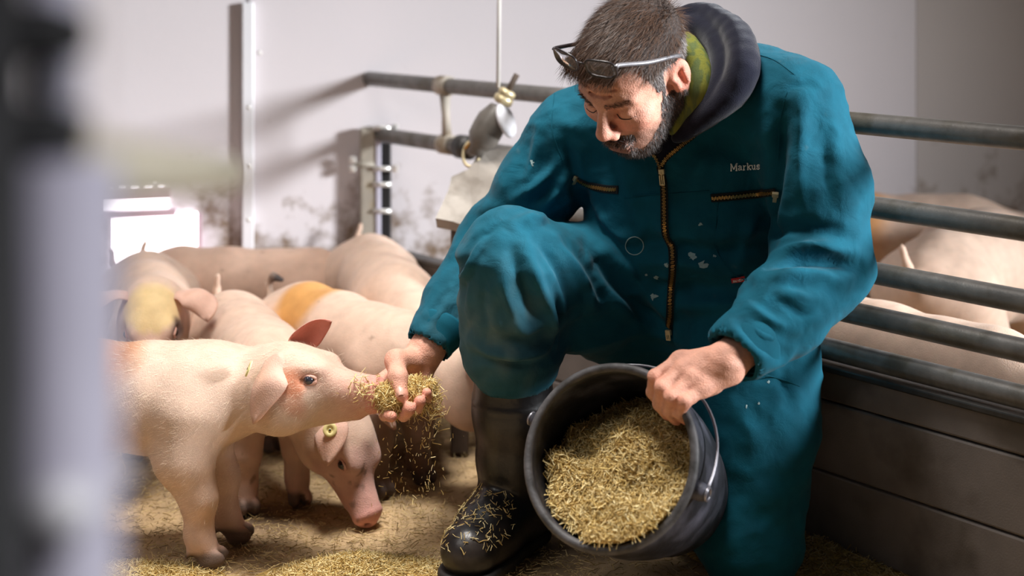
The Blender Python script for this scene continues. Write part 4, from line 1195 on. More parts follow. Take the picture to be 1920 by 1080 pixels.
# left hand closed over the bucket rim
LI = [(1276, 676, 2.125), (1228, 706, 2.105), (1224, 736, 2.122), (1240, 756, 2.150)]
LMd = [(1284, 694, 2.105), (1241, 726, 2.085), (1237, 757, 2.105), (1252, 776, 2.130)]
LR = [(1298, 712, 2.092), (1258, 744, 2.072), (1254, 770, 2.092), (1268, 786, 2.118)]
LP = [(1318, 728, 2.085), (1284, 754, 2.064), (1274, 774, 2.080), (1285, 786, 2.104)]
lw = wL
allp = np.array([W(*p) for p in LI + LMd + LR + LP] + [lw, lw + (eL - wL) * 0.2])
f = hand_field(allp.min(0) - 0.05, allp.max(0) + 0.05)
for F_, r in ((LI, 0.0112), (LMd, 0.0116), (LR, 0.0110), (LP, 0.0098)):
    finger(f, F_, r)
mc = [W(*F_[0]) for F_ in (LI, LMd, LR, LP)]
for m_, wofs in zip(mc, ((0.000, 0.004, 0.010), (0, 0, 0.004), (0.002, 0, -0.004), (0.004, 0, -0.012))):
    f.cap(lw + np.array(wofs), m_, 0.019, 0.0125, 0.012)
    f.ell(m_ + (0.0, -0.002, 0.002), (0.0125, 0.0115, 0.0115), None, 0.008)
f.cap(lw, lw + (eL - wL) * 0.2, 0.028, 0.031, 0.012, sc=(1, 1, 1))
f.ell(W(1318, 712, 2.125), (0.036, 0.018, 0.026), None, 0.015)
TH = [(1330, 716, 2.15), (1290, 742, 2.175), (1258, 752, 2.175), (1236, 748, 2.165)]
P = [W(*p) for p in TH]; f.chain(P, [0.018, 0.0135, 0.012, 0.0105], 0.008)
lhV, lhF = f.mesh(2)
# right hand cupped under the straw
RI = [(718, 716, 2.385), (714, 756, 2.352), (722, 778, 2.318), (734, 781, 2.292)]
RM = [(742, 732, 2.385), (744, 770, 2.350), (757, 778, 2.312), (769, 766, 2.290)]
RR_ = [(768, 732, 2.392), (772, 764, 2.362), (782, 764, 2.322), (788, 752, 2.298)]
RP = [(792, 718, 2.402), (796, 748, 2.372), (801, 748, 2.335), (800, 737, 2.312)]
RT_ = [(772, 676, 2.395), (742, 676, 2.362), (746, 708, 2.325), (753, 741, 2.302)]
rw = wR
allp = np.array([W(*p) for p in RI + RM + RR_ + RP + RT_] + [rw, rw + (eR - wR) * 0.2])
f = hand_field(allp.min(0) - 0.05, allp.max(0) + 0.05)
for F_, r in ((RI, 0.0108), (RM, 0.0114), (RR_, 0.0110), (RP, 0.0098)):
    finger(f, F_, r)
f.chain([W(*p) for p in RT_], [0.021, 0.0165, 0.0142, 0.0112], 0.012)
for F_, wofs in zip((RI, RM, RR_, RP), ((-0.008, 0, 0.0), (-0.003, 0, 0), (0.003, 0, 0), (0.008, 0, -0.002))):
    f.cap(rw + np.array(wofs), W(*F_[0]), 0.020, 0.0128, 0.012)
f.cap(rw, rw + (eR - wR) * 0.2, 0.029, 0.031, 0.012)
rhV, rhF = f.mesh(2)
# --- the body under the clothes, coarse where cloth hides it
f = Field((-0.30, 2.06, 0.0), (0.70, 3.0, 0.90), 0.012)
f.ell(W(1285, 340, 2.45), (0.150, 0.085, 0.15), RT, 0.05)
f.ell(W(1285, 470, 2.47), (0.132, 0.080, 0.12), RT, 0.05)
f.ell(pelv, (0.125, 0.085, 0.09), RT, 0.05)
f.chain([sR, W(1300, 195, 2.42), sL], [0.045, 0.045, 0.045], 0.03)
f.chain([neck0, neck0 * 0.6 + neck1 * 0.4], [0.055, 0.052], 0.03)
f.chain([sR, eR, wR + (eR - wR) * 0.12], [0.046, 0.038, 0.024], 0.02)
f.chain([sL, eL, wL + (eL - wL) * 0.12], [0.048, 0.040, 0.026], 0.02)
f.chain([hR, kR, W(962, 684, 2.385)], [0.075, 0.052, 0.045], 0.02)
f.chain([W(962, 684, 2.385), W(958, 930, 2.42)], [0.045, 0.036], 0.02)
f.chain([hL, kL, aL], [0.080, 0.055, 0.036], 0.02)
f.cut_below(0.012)
bdV, bdF = f.mesh(1)
Vs, Fs, Cs, off = [], [], [], 0
SK = lin((216, 160, 138)); SKR = lin((206, 128, 108)); LIP = lin((170, 104, 92))
for V_, F_, kind in ((headV, headF, 'h'), (lhV, lhF, 'l'), (rhV, rhF, 'r'), (bdV, bdF, 'b')):
    N_ = vnormals(V_, F_)
    if kind != 'b': V_ = V_ + N_ * (0.0004 * wav(V_, 260, 9) + 0.0005 * wav(V_, 90, 10))[:, None]
    C_ = np.tile(SK, (len(V_), 1))
    def bl(mask, c):
        m_ = np.clip(mask, 0, 1)[:, None]; C_[:] = C_ * (1 - m_) + np.array(c) * m_
    if kind == 'h':
        q = tolocal(V_)
        bl(0.55 * np.exp(-(np.linalg.norm((q - [0.118, 0, -0.033]) / [0.02, 0.018, 0.02], axis=1)) ** 2), SKR)
        for s in (1, -1):
            bl(0.6 * np.exp(-(np.linalg.norm((q - [0.07, 0.045 * s, -0.028]) / [0.03, 0.03, 0.022], axis=1)) ** 2), SKR)
            bl(0.75 * np.exp(-(np.linalg.norm((q - [-0.016, 0.084 * s, -0.002]) / [0.028, 0.02, 0.038], axis=1)) ** 2), lin((214, 130, 112)))
        bl(0.8 * np.exp(-(np.linalg.norm((q - [0.1, 0, -0.078]) / [0.02, 0.024, 0.008], axis=1)) ** 2), LIP)
        bl(0.3 * np.clip(wav(q, 130, 3), 0, 1), SKR)
        # shaved stubble under the beard
        bl(0.55 * np.clip((-0.040 - q[:, 2]) / 0.02, 0, 1) * (q[:, 0] > -0.01) * (np.abs(q[:, 1]) < 0.075), lin((112, 88, 78)))
    elif kind in 'lr':
        kn = [W(*F2[i]) for F2 in ((LI, LMd, LR, LP) if kind == 'l' else (RI, RM, RR_, RP, RT_)) for i in (0, 1)]
        tips = [W(*F2[-1]) for F2 in ((LI, LMd, LR, LP) if kind == 'l' else (RI, RM, RR_, RP, RT_))]
        for p in kn: bl(0.35 * np.exp(-(np.linalg.norm(V_ - p, axis=1) / 0.014) ** 2), SKR)
        for p in tips: bl(0.6 * np.exp(-(np.linalg.norm(V_ - p, axis=1) / 0.014) ** 2), lin((220, 138, 120)))
    Vs.append(V_); Fs.append(F_ + off); Cs.append(C_); off += len(V_)
body = mkmesh('body', np.concatenate(Vs), np.concatenate(Fs), M['skin'], man, colors=np.concatenate(Cs))
# thumb nail
M['nail'] = mat('nail', (226, 176, 158), 0.3)
p = W(753, 738, 2.302)
V_, F_ = [], []
d_ = unit(W(753, 741, 2.302) - W(746, 708, 2.325)); n_ = unit(np.array([-0.15, -1, 0.15]) - d_ * (np.array([-0.15, -1, 0.15]) @ d_)); s_ = np.cross(d_, n_)
for i in range(7):
    for j in range(7):
        a, b = (i / 6 * 2 - 1), (j / 6 * 2 - 1)
        V_.append(p + d_ * a * 0.0075 + s_ * b * 0.0062 * math.sqrt(max(1 - 0.5 * a * a, 0.1)) + n_ * (0.0118 - 0.0035 * b * b - 0.001 * a * a))
F_ = [(i * 7 + j, i * 7 + j + 1, i * 7 + j + 8, i * 7 + j + 7) for i in range(6) for j in range(6)]
mkmesh('nail', V_, F_, M['nail'], man)

# --- hair
def hairline(q):
    """1 where hair grows, in head coordinates"""
    fw, le, up = q[:, 0], np.abs(q[:, 1]), q[:, 2]
    top = up > 0.070 + 0.004 * np.sin(le * 160) - np.clip(-(fw - 0.055), 0, 1) * 0.45
    side = (fw < 0.045 - 0.25 * np.clip(0.05 - up, 0, 1)) & (up > -0.010 - 0.35 * np.clip(-fw, 0, 0.2))
    burn = (fw < 0.022) & (fw > -0.004) & (up > -0.045) & (le > 0.055)
    back = (fw < -0.035) & (up > -0.075)
    ear = (np.abs(fw + 0.014) < 0.028) & (up < 0.030) & (le > 0.06)
    return ((top & (up > 0.04)) | (side & ~ear & (up > 0.0)) | (burn & ~ear) | (back & (le < 0.074)))
def keep_hair(c, n):
    q = tolocal(c)
    return hairline(q) * 1.0
# cap that follows the skull
hq = tolocal(headV)
mask = hairline(hq)
fm = mask[headF].all(1)
used = np.unique(headF[fm]); remap = -np.ones(len(headV), int); remap[used] = np.arange(len(used))
hN = vnormals(headV, headF)
uq = hq[used]
capV = headV[used] + hN[used] * (0.0015 + 0.0075 * np.clip((uq[:, 2] - 0.03) / 0.04, 0, 1) + 0.0015 * wav(uq * np.array([0.4, 1, 1]), 120, 4))[:, None]
hairo = mkmesh('hair', capV, remap[headF[fm]], M['scalp'], man); hairo['label'] = 'short dark brown hair greying at the temples'
P, Nn_ = sample_mesh(headV, headF, 16000, keep_hair)
q = tolocal(P)
top = np.clip((q[:, 2] - 0.035) / 0.04, 0, 1)
# combed forward from the crown, down at the sides
Dl = np.stack([0.9 * top + 0.15 - 0.5 * (q[:, 0] < -0.05), 0.15 * q[:, 1] / 0.07 - 0.25 * top, -0.9 * (1 - top) - 0.12 * top], 1)
Dw = Dl @ RH
Dw = Dw - (np.sum(Dw * Nn_, 1))[:, None] * Nn_ + rng.normal(size=P.shape) * 0.16
Dw /= np.linalg.norm(Dw, axis=1, keepdims=True)
Ln = np.where(top > 0.3, rng.uniform(0.018, 0.036, len(P)), rng.uniform(0.006, 0.012, len(P)))
grey = (top < 0.25)
ofs = (0.001 + 0.007 * top)[:, None]
for msk, m_, nm in ((~grey, M['hair'], 'hair_strands'), (grey, M['hair_grey'], 'temple_hair')):
    so = strands(nm, (P + Nn_ * ofs * 0.8)[msk], Dw[msk], Nn_[msk], Ln[msk], np.full(msk.sum(), 0.0009), m_, man, lift=0.30, seg=3, curl=0.10); so['kind'] = 'stuff'
# forelock
k = 1400
base = np.stack([rng.uniform(0.055, 0.088, k), rng.uniform(-0.055, 0.040, k), rng.uniform(0.078, 0.10, k)], 1)
bw = HCN + base * HS @ RH
Dl = np.stack([rng.uniform(0.3, 0.7, k), rng.normal(-0.15, 0.25, k), rng.uniform(-0.9, -0.3, k)], 1) @ RH
so = strands('hair_strands', bw, Dl, np.tile(Fh, (k, 1)), rng.uniform(0.018, 0.040, k), np.full(k, 0.0010), M['hair'], man, lift=0.1, seg=3, curl=0.12); so['kind'] = 'stuff'
# beard, moustache, brows
def keep_beard(c, n):
    q = tolocal(c)
    fw, le, up = q[:, 0], np.abs(q[:, 1]), q[:, 2]
    b = (up < -0.066 - 0.4 * np.clip(fw - 0.055, -0.02, 0.05) + 0.010 * np.sin(le * 120)) & (fw > -0.004)
    jaw = (fw < 0.040 - 0.3 * (up + 0.06)) & (fw > -0.012) & (up < -0.024)
    mous = (up < -0.050) & (up > -0.066) & (fw > 0.082) & (le < 0.030)
    lips = (le < 0.020) & (up < -0.070) & (up > -0.088) & (fw > 0.085)
    return ((b | jaw | mous) & ~lips & (up > -0.150)) * 1.0
P, Nn_ = sample_mesh(headV, headF, 14000, keep_beard)
D = np.array([0.25, 0, -1.0]) @ RH
D = D[None] - (Nn_ @ D)[:, None] * Nn_ + rng.normal(size=P.shape) * 0.35
D /= np.linalg.norm(D, axis=1, keepdims=True)
so = strands('beard', P, D, Nn_, rng.uniform(0.005, 0.012, len(P)), np.full(len(P), 0.0008), M['beard'], man, lift=0.55, seg=2, curl=0.15); so['kind'] = 'stuff'; so['label'] = 'short grey-flecked beard'
def keep_brow(c, n):
    q = tolocal(c)
    le = np.abs(q[:, 1])
    return ((np.abs(q[:, 2] - 0.022 - 0.1 * (le - 0.02)) < 0.0055) & (le > 0.010) & (le < 0.050) & (q[:, 0] > 0.05)) * 1.0
P, Nn_ = sample_mesh(headV, headF, 420, keep_brow)
qs = np.sign((P - HCN) @ Lh_)
D = qs[:, None] * Lh_[None] * 0.9 + Uh * 0.15 + rng.normal(size=P.shape) * 0.2
so = strands('eyebrows', P, D, Nn_, rng.uniform(0.006, 0.011, len(P)), np.full(len(P), 0.0007), M['hair'], man, lift=0.35, seg=2, curl=0.1); so['kind'] = 'stuff'
M['lash'] = mat('lashes', (40, 28, 26), 0.6)
for s in (1, -1):
    pp = []
    for x in np.linspace(-0.013, 0.015, 9):
        l_, n_, _, _ = bvH.find_nearest(Vector(hp(0.091 - 60 * x * x, (0.031 + x) * s, -0.0085 - 6 * x * x)))
        pp.append(np.array(l_) + np.array(n_) * 0.0004)
    tube('eyelashes', pp, [0.0004] + [0.0008] * 7 + [0.0004], M['lash'], man, 6)

# --- hood of the sweater, scarf
f = Field(W(1150, 330, 2.255) - 0.12, W(1430, -20, 2.355) + (0.10, 0.25, 0.08), 0.004)
def ch(pts, r, k):
    pts = [(a, b, c - 0.00085 * max(a - 1280, 0)) for a, b, c in pts]
    f.chain([np.array(p) for p in spline([W(*p) for p in pts], 22)], np.interp(np.linspace(0, 1, 22), np.linspace(0, 1, len(r)), r), k)
ch([(1258, 40, 2.44), (1325, 32, 2.45), (1380, 68, 2.40), (1394, 124, 2.345), (1368, 180, 2.315), (1322, 222, 2.29), (1268, 258, 2.275)], [0.018, 0.024, 0.026, 0.027, 0.023, 0.016, 0.010], 0.006)
ch([(1268, 52, 2.41), (1318, 56, 2.42), (1354, 92, 2.385), (1358, 148, 2.335), (1326, 202, 2.30), (1276, 244, 2.28)], [0.016, 0.022, 0.023, 0.022, 0.017, 0.010], 0.006)
ch([(1290, 84, 2.42), (1326, 104, 2.415), (1340, 150, 2.375), (1318, 206, 2.335), (1272, 250, 2.295)], [0.016, 0.020, 0.019, 0.016, 0.010], 0.006)
ch([(1380, 72, 2.43), (1404, 100, 2.40), (1405, 135, 2.365), (1390, 165, 2.345)], [0.018, 0.016, 0.015, 0.010], 0.006)
f.ell(W(1325, 100, 2.41), (0.055, 0.035, 0.05), None, 0.02)
ch([(1268, 50, 2.465), (1190, 120, 2.495), (1150, 200, 2.425), (1175, 260, 2.335), (1230, 275, 2.285)], [0.020, 0.028, 0.028, 0.02, 0.012], 0.012)
ch([(1290, 215, 2.445), (1220, 225, 2.425), (1200, 250, 2.385)], [0.05, 0.05, 0.03], 0.02)
hV, hF = f.mesh(2)
hN_ = vnormals(hV, hF)
hV = hV + hN_ * (0.0018 * wav(hV, 55, 41) + 0.0007 * wav(hV, 160, 42))[:, None]
o = mkmesh('hood', hV, hF, M['navy'], man); o['label'] = 'folded navy sweater hood'
f = Field(W(1200, 300, 2.255) - 0.06, W(1330, 40, 2.455) + 0.08, 0.003)
for i, dx in enumerate((-8, 4, 15)):
    ch([(1272 + dx, 70, 2.337 + 0.008 * i), (1298 + dx, 112, 2.307 + 0.008 * i), (1300 + dx, 165, 2.277 + 0.008 * i), (1292 + dx, 210, 2.278 + 0.008 * i), (1270 + dx, 244, 2.275 + 0.008 * i)], [0.010, 0.0125, 0.013, 0.012, 0.009], 0.008)
ch([(1270, 80, 2.385), (1210, 140, 2.405), (1190, 210, 2.355), (1230, 250, 2.295)], [0.014] * 4, 0.01)
sV, sF = f.mesh(2)
sV = sV + vnormals(sV, sF) * (0.0010 * wav(sV, 120, 44))[:, None]
o = mkmesh('scarf', sV, sF, M['scarf'], man); o['label'] = 'green tube scarf round the neck'

# --- boots
def boot(name, shaft, toe, heel, h=0.005, parent=man):
    pts = np.array(shaft + [toe, heel])
    f = Field(pts.min(0) - 0.09, pts.max(0) + 0.09, h)
    f.chain(shaft, [0.068, 0.066, 0.058, 0.050][:len(shaft)], 0.02)
    an = shaft[-1]
    f.chain([an, heel], [0.050, 0.042], 0.03)
    mid = an * 0.45 + toe * 0.55
    f.chain([heel, mid * [1, 1, 0] + (0, 0, 0.052), toe], [0.044, 0.047, 0.046], 0.03)
    f.chain([an, mid * [1, 1, 0] + (0, 0, 0.065)], [0.048, 0.040], 0.03)
    f.cut_below(0.006)
    top = shaft[0]; d = unit(shaft[0] - shaft[1])
    f.cap(top + d * 0.07, top - d * 0.03, 0.062, 0.060, 0.004, sub=True)
    # raised band round the shaft
    V, F = f.mesh(2)
    t = (V - shaft[1]) @ d
    tt = np.linalg.norm(shaft[0] - shaft[1])
    N_ = vnormals(V, F)
    V = V + N_ * (0.0022 * np.exp(-((t - tt * 0.25) / 0.0022) ** 2) * (t > -0.02) + 0.0013 * wav(V, 38, 51))[:, None]
    o = mkmesh(name, V, F, M['boot'], parent)
    # sole
    f = Field(pts.min(0) - 0.09, pts.max(0) + 0.09, h)
    f.chain([heel * [1, 1, 0] + (0, 0, 0.015), mid * [1, 1, 0] + (0, 0, 0.015), toe * [1, 1, 0] + (0, 0, 0.015)], [0.046, 0.048, 0.050], 0.02)
    zz = (f.lo[2] + np.arange(f.n[2]) * f.h)[None, None, :]
    f.d = np.maximum(f.d, np.maximum(zz - 0.022, 0.0 - zz).astype(np.float32))
    V2, F2 = f.mesh(1)
    mkmesh('sole', V2, F2, M['sole'], o)
    return o, V, F
shR = [W(962, 668, 2.395), W(962, 770, 2.405), W(960, 860, 2.415), W(958, 945, 2.43)]
bo, bV, bF = boot('boot', shR, W(878, 1040, 2.29) * [1, 1, 0] + np.array([0, 0, 0.048]), W(985, 1000, 2.46) * [1, 1, 0] + np.array([0, 0, 0.048]))
bo['label'] = 'black rubber boot dusted with straw'
bvB = bvh_of(bV, bF)
loc, nor = shoot(bvB, 903, 708)
Vv, Ff = lathe_geo([(0.003, 0.001), (0.003, 0.0016), (0.008, 0.0016), (0.008, 0.0)], loc, nor, 18)
mkmesh('boot_mark', Vv, Ff, M['red_tag'], bo)
# the boot of the kneeling leg, toes on the floor behind
bt, _, _ = boot('boot', [kL * 0.35 + aL * 0.65, kL * 0.2 + aL * 0.8, aL * 0.97 + kL * 0.03], np.array([0.235, 2.665, 0.050]), aL + (-0.01, 0.035, 0.03), h=0.007)

# --- glasses pushed up on the hair
gl = empty('eyeglasses', hp(0.10, 0, 0.09)); tag(gl, 'dark-rimmed eyeglasses with grey temples pushed up on the person\'s hair', 'glasses')
M['rim'] = mat('dark_rim', (34, 28, 30), 0.3)
M['temple'] = mat('grey_temple', (122, 120, 124), 0.35, metal=0.3)
M['lens'] = mat('lens', (235, 235, 238), 0.05, trans=0.95); M['lens'].node_tree.nodes['Principled BSDF'].inputs['IOR'].default_value = 1.08
GC = hp(0.098, -0.003, 0.110)
gx_, gy_ = Lh_, unit(Uh * 0.97 - Fh * 0.16); gx_ = unit(gx_ - Uh * 0.10); gn = np.cross(gy_, gx_)
if gn @ Fh < 0: gn = -gn
def gp_(x, y, z=0.0): return GC + gx_ * x + gy_ * y + gn * (z - 3.2 * x * x)
for s in (1, -1):
    def shape(a, k=1.0):
        c, sn = math.cos(a), math.sin(a)
        return (s * 0.0325 + 0.0245 * k * np.sign(c) * abs(c) ** 0.62, 0.0150 * k * np.sign(sn) * abs(sn) ** 0.62 - (0.0012 * k if True else 0))
    aa = np.linspace(0, 2 * math.pi, 41)[:-1]
    tube('rim', [gp_(*shape(a)) for a in aa], 0.0017, M['rim'], gl, 8, closed=True)
    V_ = [gp_(s * 0.0325, 0)] + [gp_(*shape(a, 0.97)) for a in aa]
    V2_ = [v + gn * 0.0012 for v in V_]
    n_ = len(V_)
    F_ = [(0, 1 + i, 1 + (i + 1) % 40) for i in range(40)] + [(n_, n_ + 1 + (i + 1) % 40, n_ + 1 + i) for i in range(40)] + [(1 + i, n_ + 1 + i, n_ + 1 + (i + 1) % 40, 1 + (i + 1) % 40) for i in range(40)]
    mkmesh('lens', V_ + V2_, F_, M['lens'], gl)
    e = gp_(s * 0.0585, 0.004)
    end = hp(-0.010, 0.083 * s, 0.046)
    mid = e * 0.5 + end * 0.5 + Lh_ * s * 0.006
    pp = spline([e, e * 0.97 + mid * 0.03 - gn * 0.006, mid, end, hp(-0.030, 0.081 * s, 0.030)], 16)
    tube('temple', pp, [0.0034] * 12 + [0.0036] * 4, M['temple'] if s > 0 else M['rim'], gl, 8)
tube('bridge', [gp_(-0.0085, 0.003, 0.0), gp_(0, 0.0055, 0.002), gp_(0.0085, 0.003, 0.0)], 0.0015, M['rim'], gl, 8)
# ---------------------------------------------------------------- bucket
bN = unit([-0.40, -0.80, 0.45])
RC = W(1143, 856, 2.09); BR, BB, BD = 0.129, 0.106, 0.272
bk = empty('bucket', RC - bN * BD); tag(bk, 'scuffed black rubber bucket of chopped straw tipped towards the pigs', 'bucket')
M['bucket'] = mat('black_rubber_bucket', (30, 30, 36), 0.5, vary=0.25, scale=30, bump=0.2, bscale=160, second=(84, 84, 96), sscale=18, sthr=(0.47, 0.74), detail=10)
M['rimgrey'] = mat('worn_rim', (76, 74, 76), 0.6, vary=0.3, scale=60, bump=0.2, bscale=200, second=(50, 48, 48), sscale=25)
M['wire'] = mat('wire', (150, 148, 156), 0.35, metal=0.7)
def rad(h): # h = distance below rim
    t = h / BD
    return BR + (BB - BR) * t + 0.010 * math.sin(math.pi * min(t * 1.2, 1))
prof = []
for h in np.linspace(0.0, BD - 0.012, 14): prof.append((rad(h), -h))
prof += [(BB - 0.004, -BD + 0.004), (BB - 0.012, -BD), (0.0, -BD)]
inn = [(0.0, -BD + 0.008), (BB - 0.014, -BD + 0.008)] + [(rad(h) - 0.006, -h) for h in np.linspace(BD - 0.02, 0.0, 14)]
V, F = lathe_geo(inn + [(rad(0) - 0.003, 0.003)] + prof, RC, bN, 72)
shell = mkmesh('shell', V, F, M['bucket'], bk)
aa = np.linspace(0, 2 * math.pi, 73)[:-1]
b1 = unit(np.cross(bN, ZUP)); b2 = np.cross(b1, bN)
if b2[2] < 0: b2 = -b2
if b1[0] < 0: b1 = -b1
def rimp(a, r=BR, h=0.0): return RC + bN * h + r * (math.cos(a) * b1 + math.sin(a) * b2)
V, F = tube_geo([rimp(a, BR + 0.001, 0.0) for a in aa], 0.0068, 12, closed=True)
mkmesh('rim', V, F, M['rimgrey'], bk)
earp = []
for tx, ty in ((1278, 908), (1014, 792)):
    best = min(np.linspace(0, 2 * math.pi, 721), key=lambda a: np.linalg.norm([960 + FPX * rimp(a)[0] / rimp(a)[1] - tx, HY + FPX * (CH - rimp(a)[2]) / rimp(a)[1] - ty]))
    p = rimp(best, BR + 0.010, -0.022); rd = unit(rimp(best, 1) - RC)
    V, F = lathe_geo([(0, 0.012), (0.007, 0.012), (0.012, 0.008), (0.014, 0.0), (0.014, -0.010)], p, rd, 20)
    mkmesh('handle_ear', V, F, M['bucket'], bk)
    earp.append(p + rd * 0.008)
    tube('bail_eye', [p + rd * 0.012 + 0.009 * (math.cos(a) * bN + math.sin(a) * np.cross(rd, bN)) for a in np.linspace(0, 6.28, 15)[:-1]], 0.0022, M['wire'], bk, 8, closed=True)
eA, eB = earp
cm = (eA + eB) / 2; ha = (eA - eB) / 2
perp = unit(np.cross(bN, unit(ha)));
if perp[2] < 0: perp = -perp
perp = unit(perp * 0.93 - bN * 0.40)
pp = [cm + ha * math.cos(t) + perp * 0.160 * math.sin(t) for t in np.linspace(0, math.pi, 33)]
tube('bail', pp, 0.0024, M['wire'], bk, 8)

# straw heap inside
f = Field(RC - 0.26, RC + 0.22, 0.006)
X, Y, Z = [ (f.lo[i] + np.arange(f.n[i]) * f.h).astype(np.float32) for i in range(3)]
GX, GY, GZ = np.meshgrid(X, Y, Z, indexing='ij')
P = np.stack([GX.ravel() - RC[0], GY.ravel() - RC[1], GZ.ravel() - RC[2]], 1)
hN = -(P @ bN); rr = np.linalg.norm(P + hN[:, None] * bN[None], axis=1)
cone = rr - (BR - 0.008 + (BB - BR) * hN / BD)
cone = np.maximum(cone, np.maximum(-hN - 0.012, hN - BD + 0.012))
lip = rimp(-math.pi / 2, BR - 0.02) - RC
pn = unit(bN * 0.72 + ZUP * 0.66 + b1 * -0.18)
top = (P - lip) @ pn - 0.006 - 0.016 * wav(P, 34, 77) - 0.012 * wav(P, 80, 78) - 0.030 * np.exp(-((P @ b1 - 0.02) / 0.05) ** 2 - ((P @ b2 - 0.04) / 0.03) ** 2)
f.d = np.maximum(cone, top).reshape(f.d.shape).astype(np.float32)
hV, hF = f.mesh(2)
heap = mkmesh('straw_heap', hV, hF, M['straw_core'])
tag(heap, 'heap of golden chopped straw filling the bucket', 'straw', kind='stuff')
P, Nn_ = sample_mesh(hV, hF, 15000, lambda c, n: ((n @ pn) > 0.35) * 1.0)
D = rng.normal(size=P.shape); D = D - 0.55 * np.sum(D * Nn_, 1)[:, None] * Nn_
o = straw_mesh('straw_pieces', P + Nn_ * rng.uniform(-0.002, 0.006, (len(P), 1)), D, 0.005 + 0.024 * rng.random(len(P)) ** 2.2, 0.0008 + 0.0026 * rng.random(len(P)) ** 2, M['straw'], heap); o['kind'] = 'stuff'

# straw held in the hand
f = Field(W(640, 820, 2.3) - 0.05, W(850, 690, 2.4) + 0.05, 0.005)
f.chain([W(712, 742, 2.325), W(742, 748, 2.325), W(775, 742, 2.335), W(806, 728, 2.345)], [0.014, 0.022, 0.021, 0.012], 0.02)
hV2, hF2 = f.mesh(2)
hand_straw = mkmesh('straw_handful', hV2, hF2, M['straw_core'])
tag(hand_straw, 'handful of chopped straw held out to the pig', 'straw', kind='stuff')
P, Nn_ = sample_mesh(hV2, hF2, 1500)
extra = np.concatenate([W(690, 728, 2.325) + rng.normal(size=(160, 3)) * [0.016, 0.010, 0.008], W(815, 748, 2.34) + rng.normal(size=(90, 3)) * [0.008, 0.010, 0.014], W(822, 775, 2.34) + rng.normal(size=(40, 3)) * [0.005, 0.008, 0.018]])
P = np.concatenate([P + Nn_ * rng.uniform(0, 0.006, (len(P), 1)), extra])
D = rng.normal(size=P.shape)
o = straw_mesh('straw_pieces', P, D, rng.uniform(0.006, 0.022, len(P)), rng.uniform(0.0008, 0.0022, len(P)), M['straw'], hand_straw); o['kind'] = 'stuff'
# bits trickling down
n = 230
px = 758 + rng.normal(size=n) * 34; py = 775 + rng.random(n) ** 1.3 * 190
px = np.where(rng.random(n) < 0.35, 805 + rng.normal(size=n) * 14, px)
Yv = 2.33 + rng.normal(size=n) * 0.025
P = np.array([W(a, b, c) for a, b, c in zip(px, py, Yv)])
P = P[P[:, 2] > 0.01]
o = straw_mesh('falling_straw', P, rng.normal(size=P.shape) * [0.5, 0.5, 1.3], rng.uniform(0.002, 0.010, len(P)), rng.uniform(0.0007, 0.0020, len(P)), M['straw'])
tag(o, 'loose bits of straw trickling from the open hand', 'straw', kind='stuff')

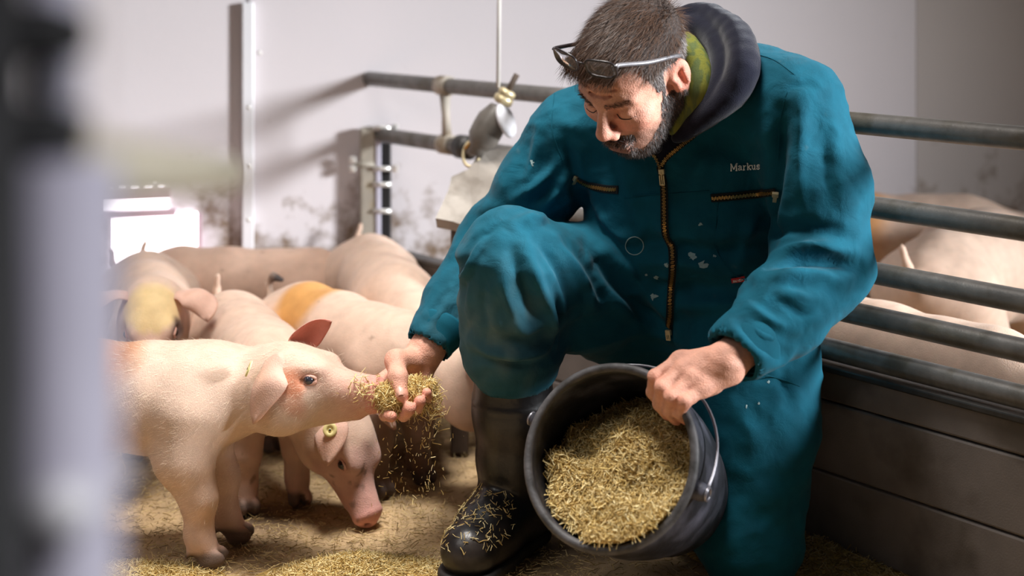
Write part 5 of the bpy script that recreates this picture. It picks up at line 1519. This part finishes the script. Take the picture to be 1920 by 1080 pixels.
# straw on the floor
n = 48000
P = np.stack([rng.uniform(-1.3, 1.0, n), 2.12 + 1.15 * rng.random(n) ** 1.2, np.zeros(n)], 1)
dens = 0.5 + 0.5 * wav(P, 9, 91)
P = P[rng.random(n) < np.clip(dens + 0.25, 0.12, 1)]
P[:, 2] = rng.uniform(0.0, 0.006, len(P))
D = rng.normal(size=P.shape) * [1, 1, 0.18]
o = straw_mesh('floor_straw', P, D, 0.003 + 0.02 * rng.random(len(P)) ** 1.8, rng.uniform(0.0007, 0.0020, len(P)), M['straw_dirty'])
tag(o, 'short trodden straw scattered over the dirt floor', 'straw', kind='stuff')
def pile(name, label, cx, cy, rx, ry, hz, n, m=M['straw']):
    nu = 30
    V = []; 
    for i in range(nu):
        for j in range(nu):
            a, b = i / (nu - 1) * 2 - 1, j / (nu - 1) * 2 - 1
            V.append((cx + a * rx * 1.6, cy + b * ry * 1.6, 0))
    V = np.array(V); d = np.sqrt(((V[:, 0] - cx) / rx) ** 2 + ((V[:, 1] - cy) / ry) ** 2)
    V[:, 2] = hz * np.exp(-d ** 2 * 1.4) * (1 + 0.25 * wav(V, 60, 5)) - 0.010 * np.clip(d - 0.9, 0, 1)
    F = np.array([(i * nu + j, (i + 1) * nu + j, (i + 1) * nu + j + 1, i * nu + j + 1) for i in range(nu - 1) for j in range(nu - 1)])
    o = mkmesh(name, V, F, M['straw_core'])
    tag(o, label, 'straw', kind='stuff')
    P, N_ = sample_mesh(V, F, n, lambda c, q: np.clip(1.5 - np.sqrt(((c[:, 0] - cx) / rx) ** 2 + ((c[:, 1] - cy) / ry) ** 2), 0, 1))
    P[:, 2] = np.maximum(P[:, 2], 0) + rng.uniform(0.0, 0.006, len(P))
    D = rng.normal(size=P.shape) * [1, 1, 0.45]
    s_ = straw_mesh('straw_pieces', P, D, rng.uniform(0.005, 0.022, len(P)), rng.uniform(0.0008, 0.0022, len(P)), m, o); s_['kind'] = 'stuff'
c = floorpt(690, 1085)
pile('straw_pile', 'small golden straw pile on the floor before the boot', c[0], c[1] + 0.01, 0.12, 0.055, 0.030, 4200)
c = floorpt(255, 1090)
pile('straw_pile', 'flat straw pile by the front hoof of the fed pig', c[0], c[1] + 0.01, 0.10, 0.05, 0.016, 2200)
c = along(-0.12, 0, 0.04)
pile('straw_pile', 'trodden straw swept against the grey planks', c[0], c[1], 0.14, 0.12, 0.012, 2600, M['straw_dirty'])
# straw lying on the boot's toe
P, Nn_ = sample_mesh(bV, bF, 260, lambda c, q: ((q[:, 2] > 0.25) & (c[:, 2] < 0.12) & (c[:, 2] > 0.04) & (c[:, 0] < 0.0)) * 1.0)
D = rng.normal(size=P.shape); D -= np.sum(D * Nn_, 1)[:, None] * Nn_ * 0.8
o = straw_mesh('boot_straw', P + Nn_ * 0.002, D, rng.uniform(0.004, 0.014, len(P)), rng.uniform(0.0008, 0.002, len(P)), M['straw'])
tag(o, 'straw bits lying on the toe of the black boot', 'straw', kind='stuff')
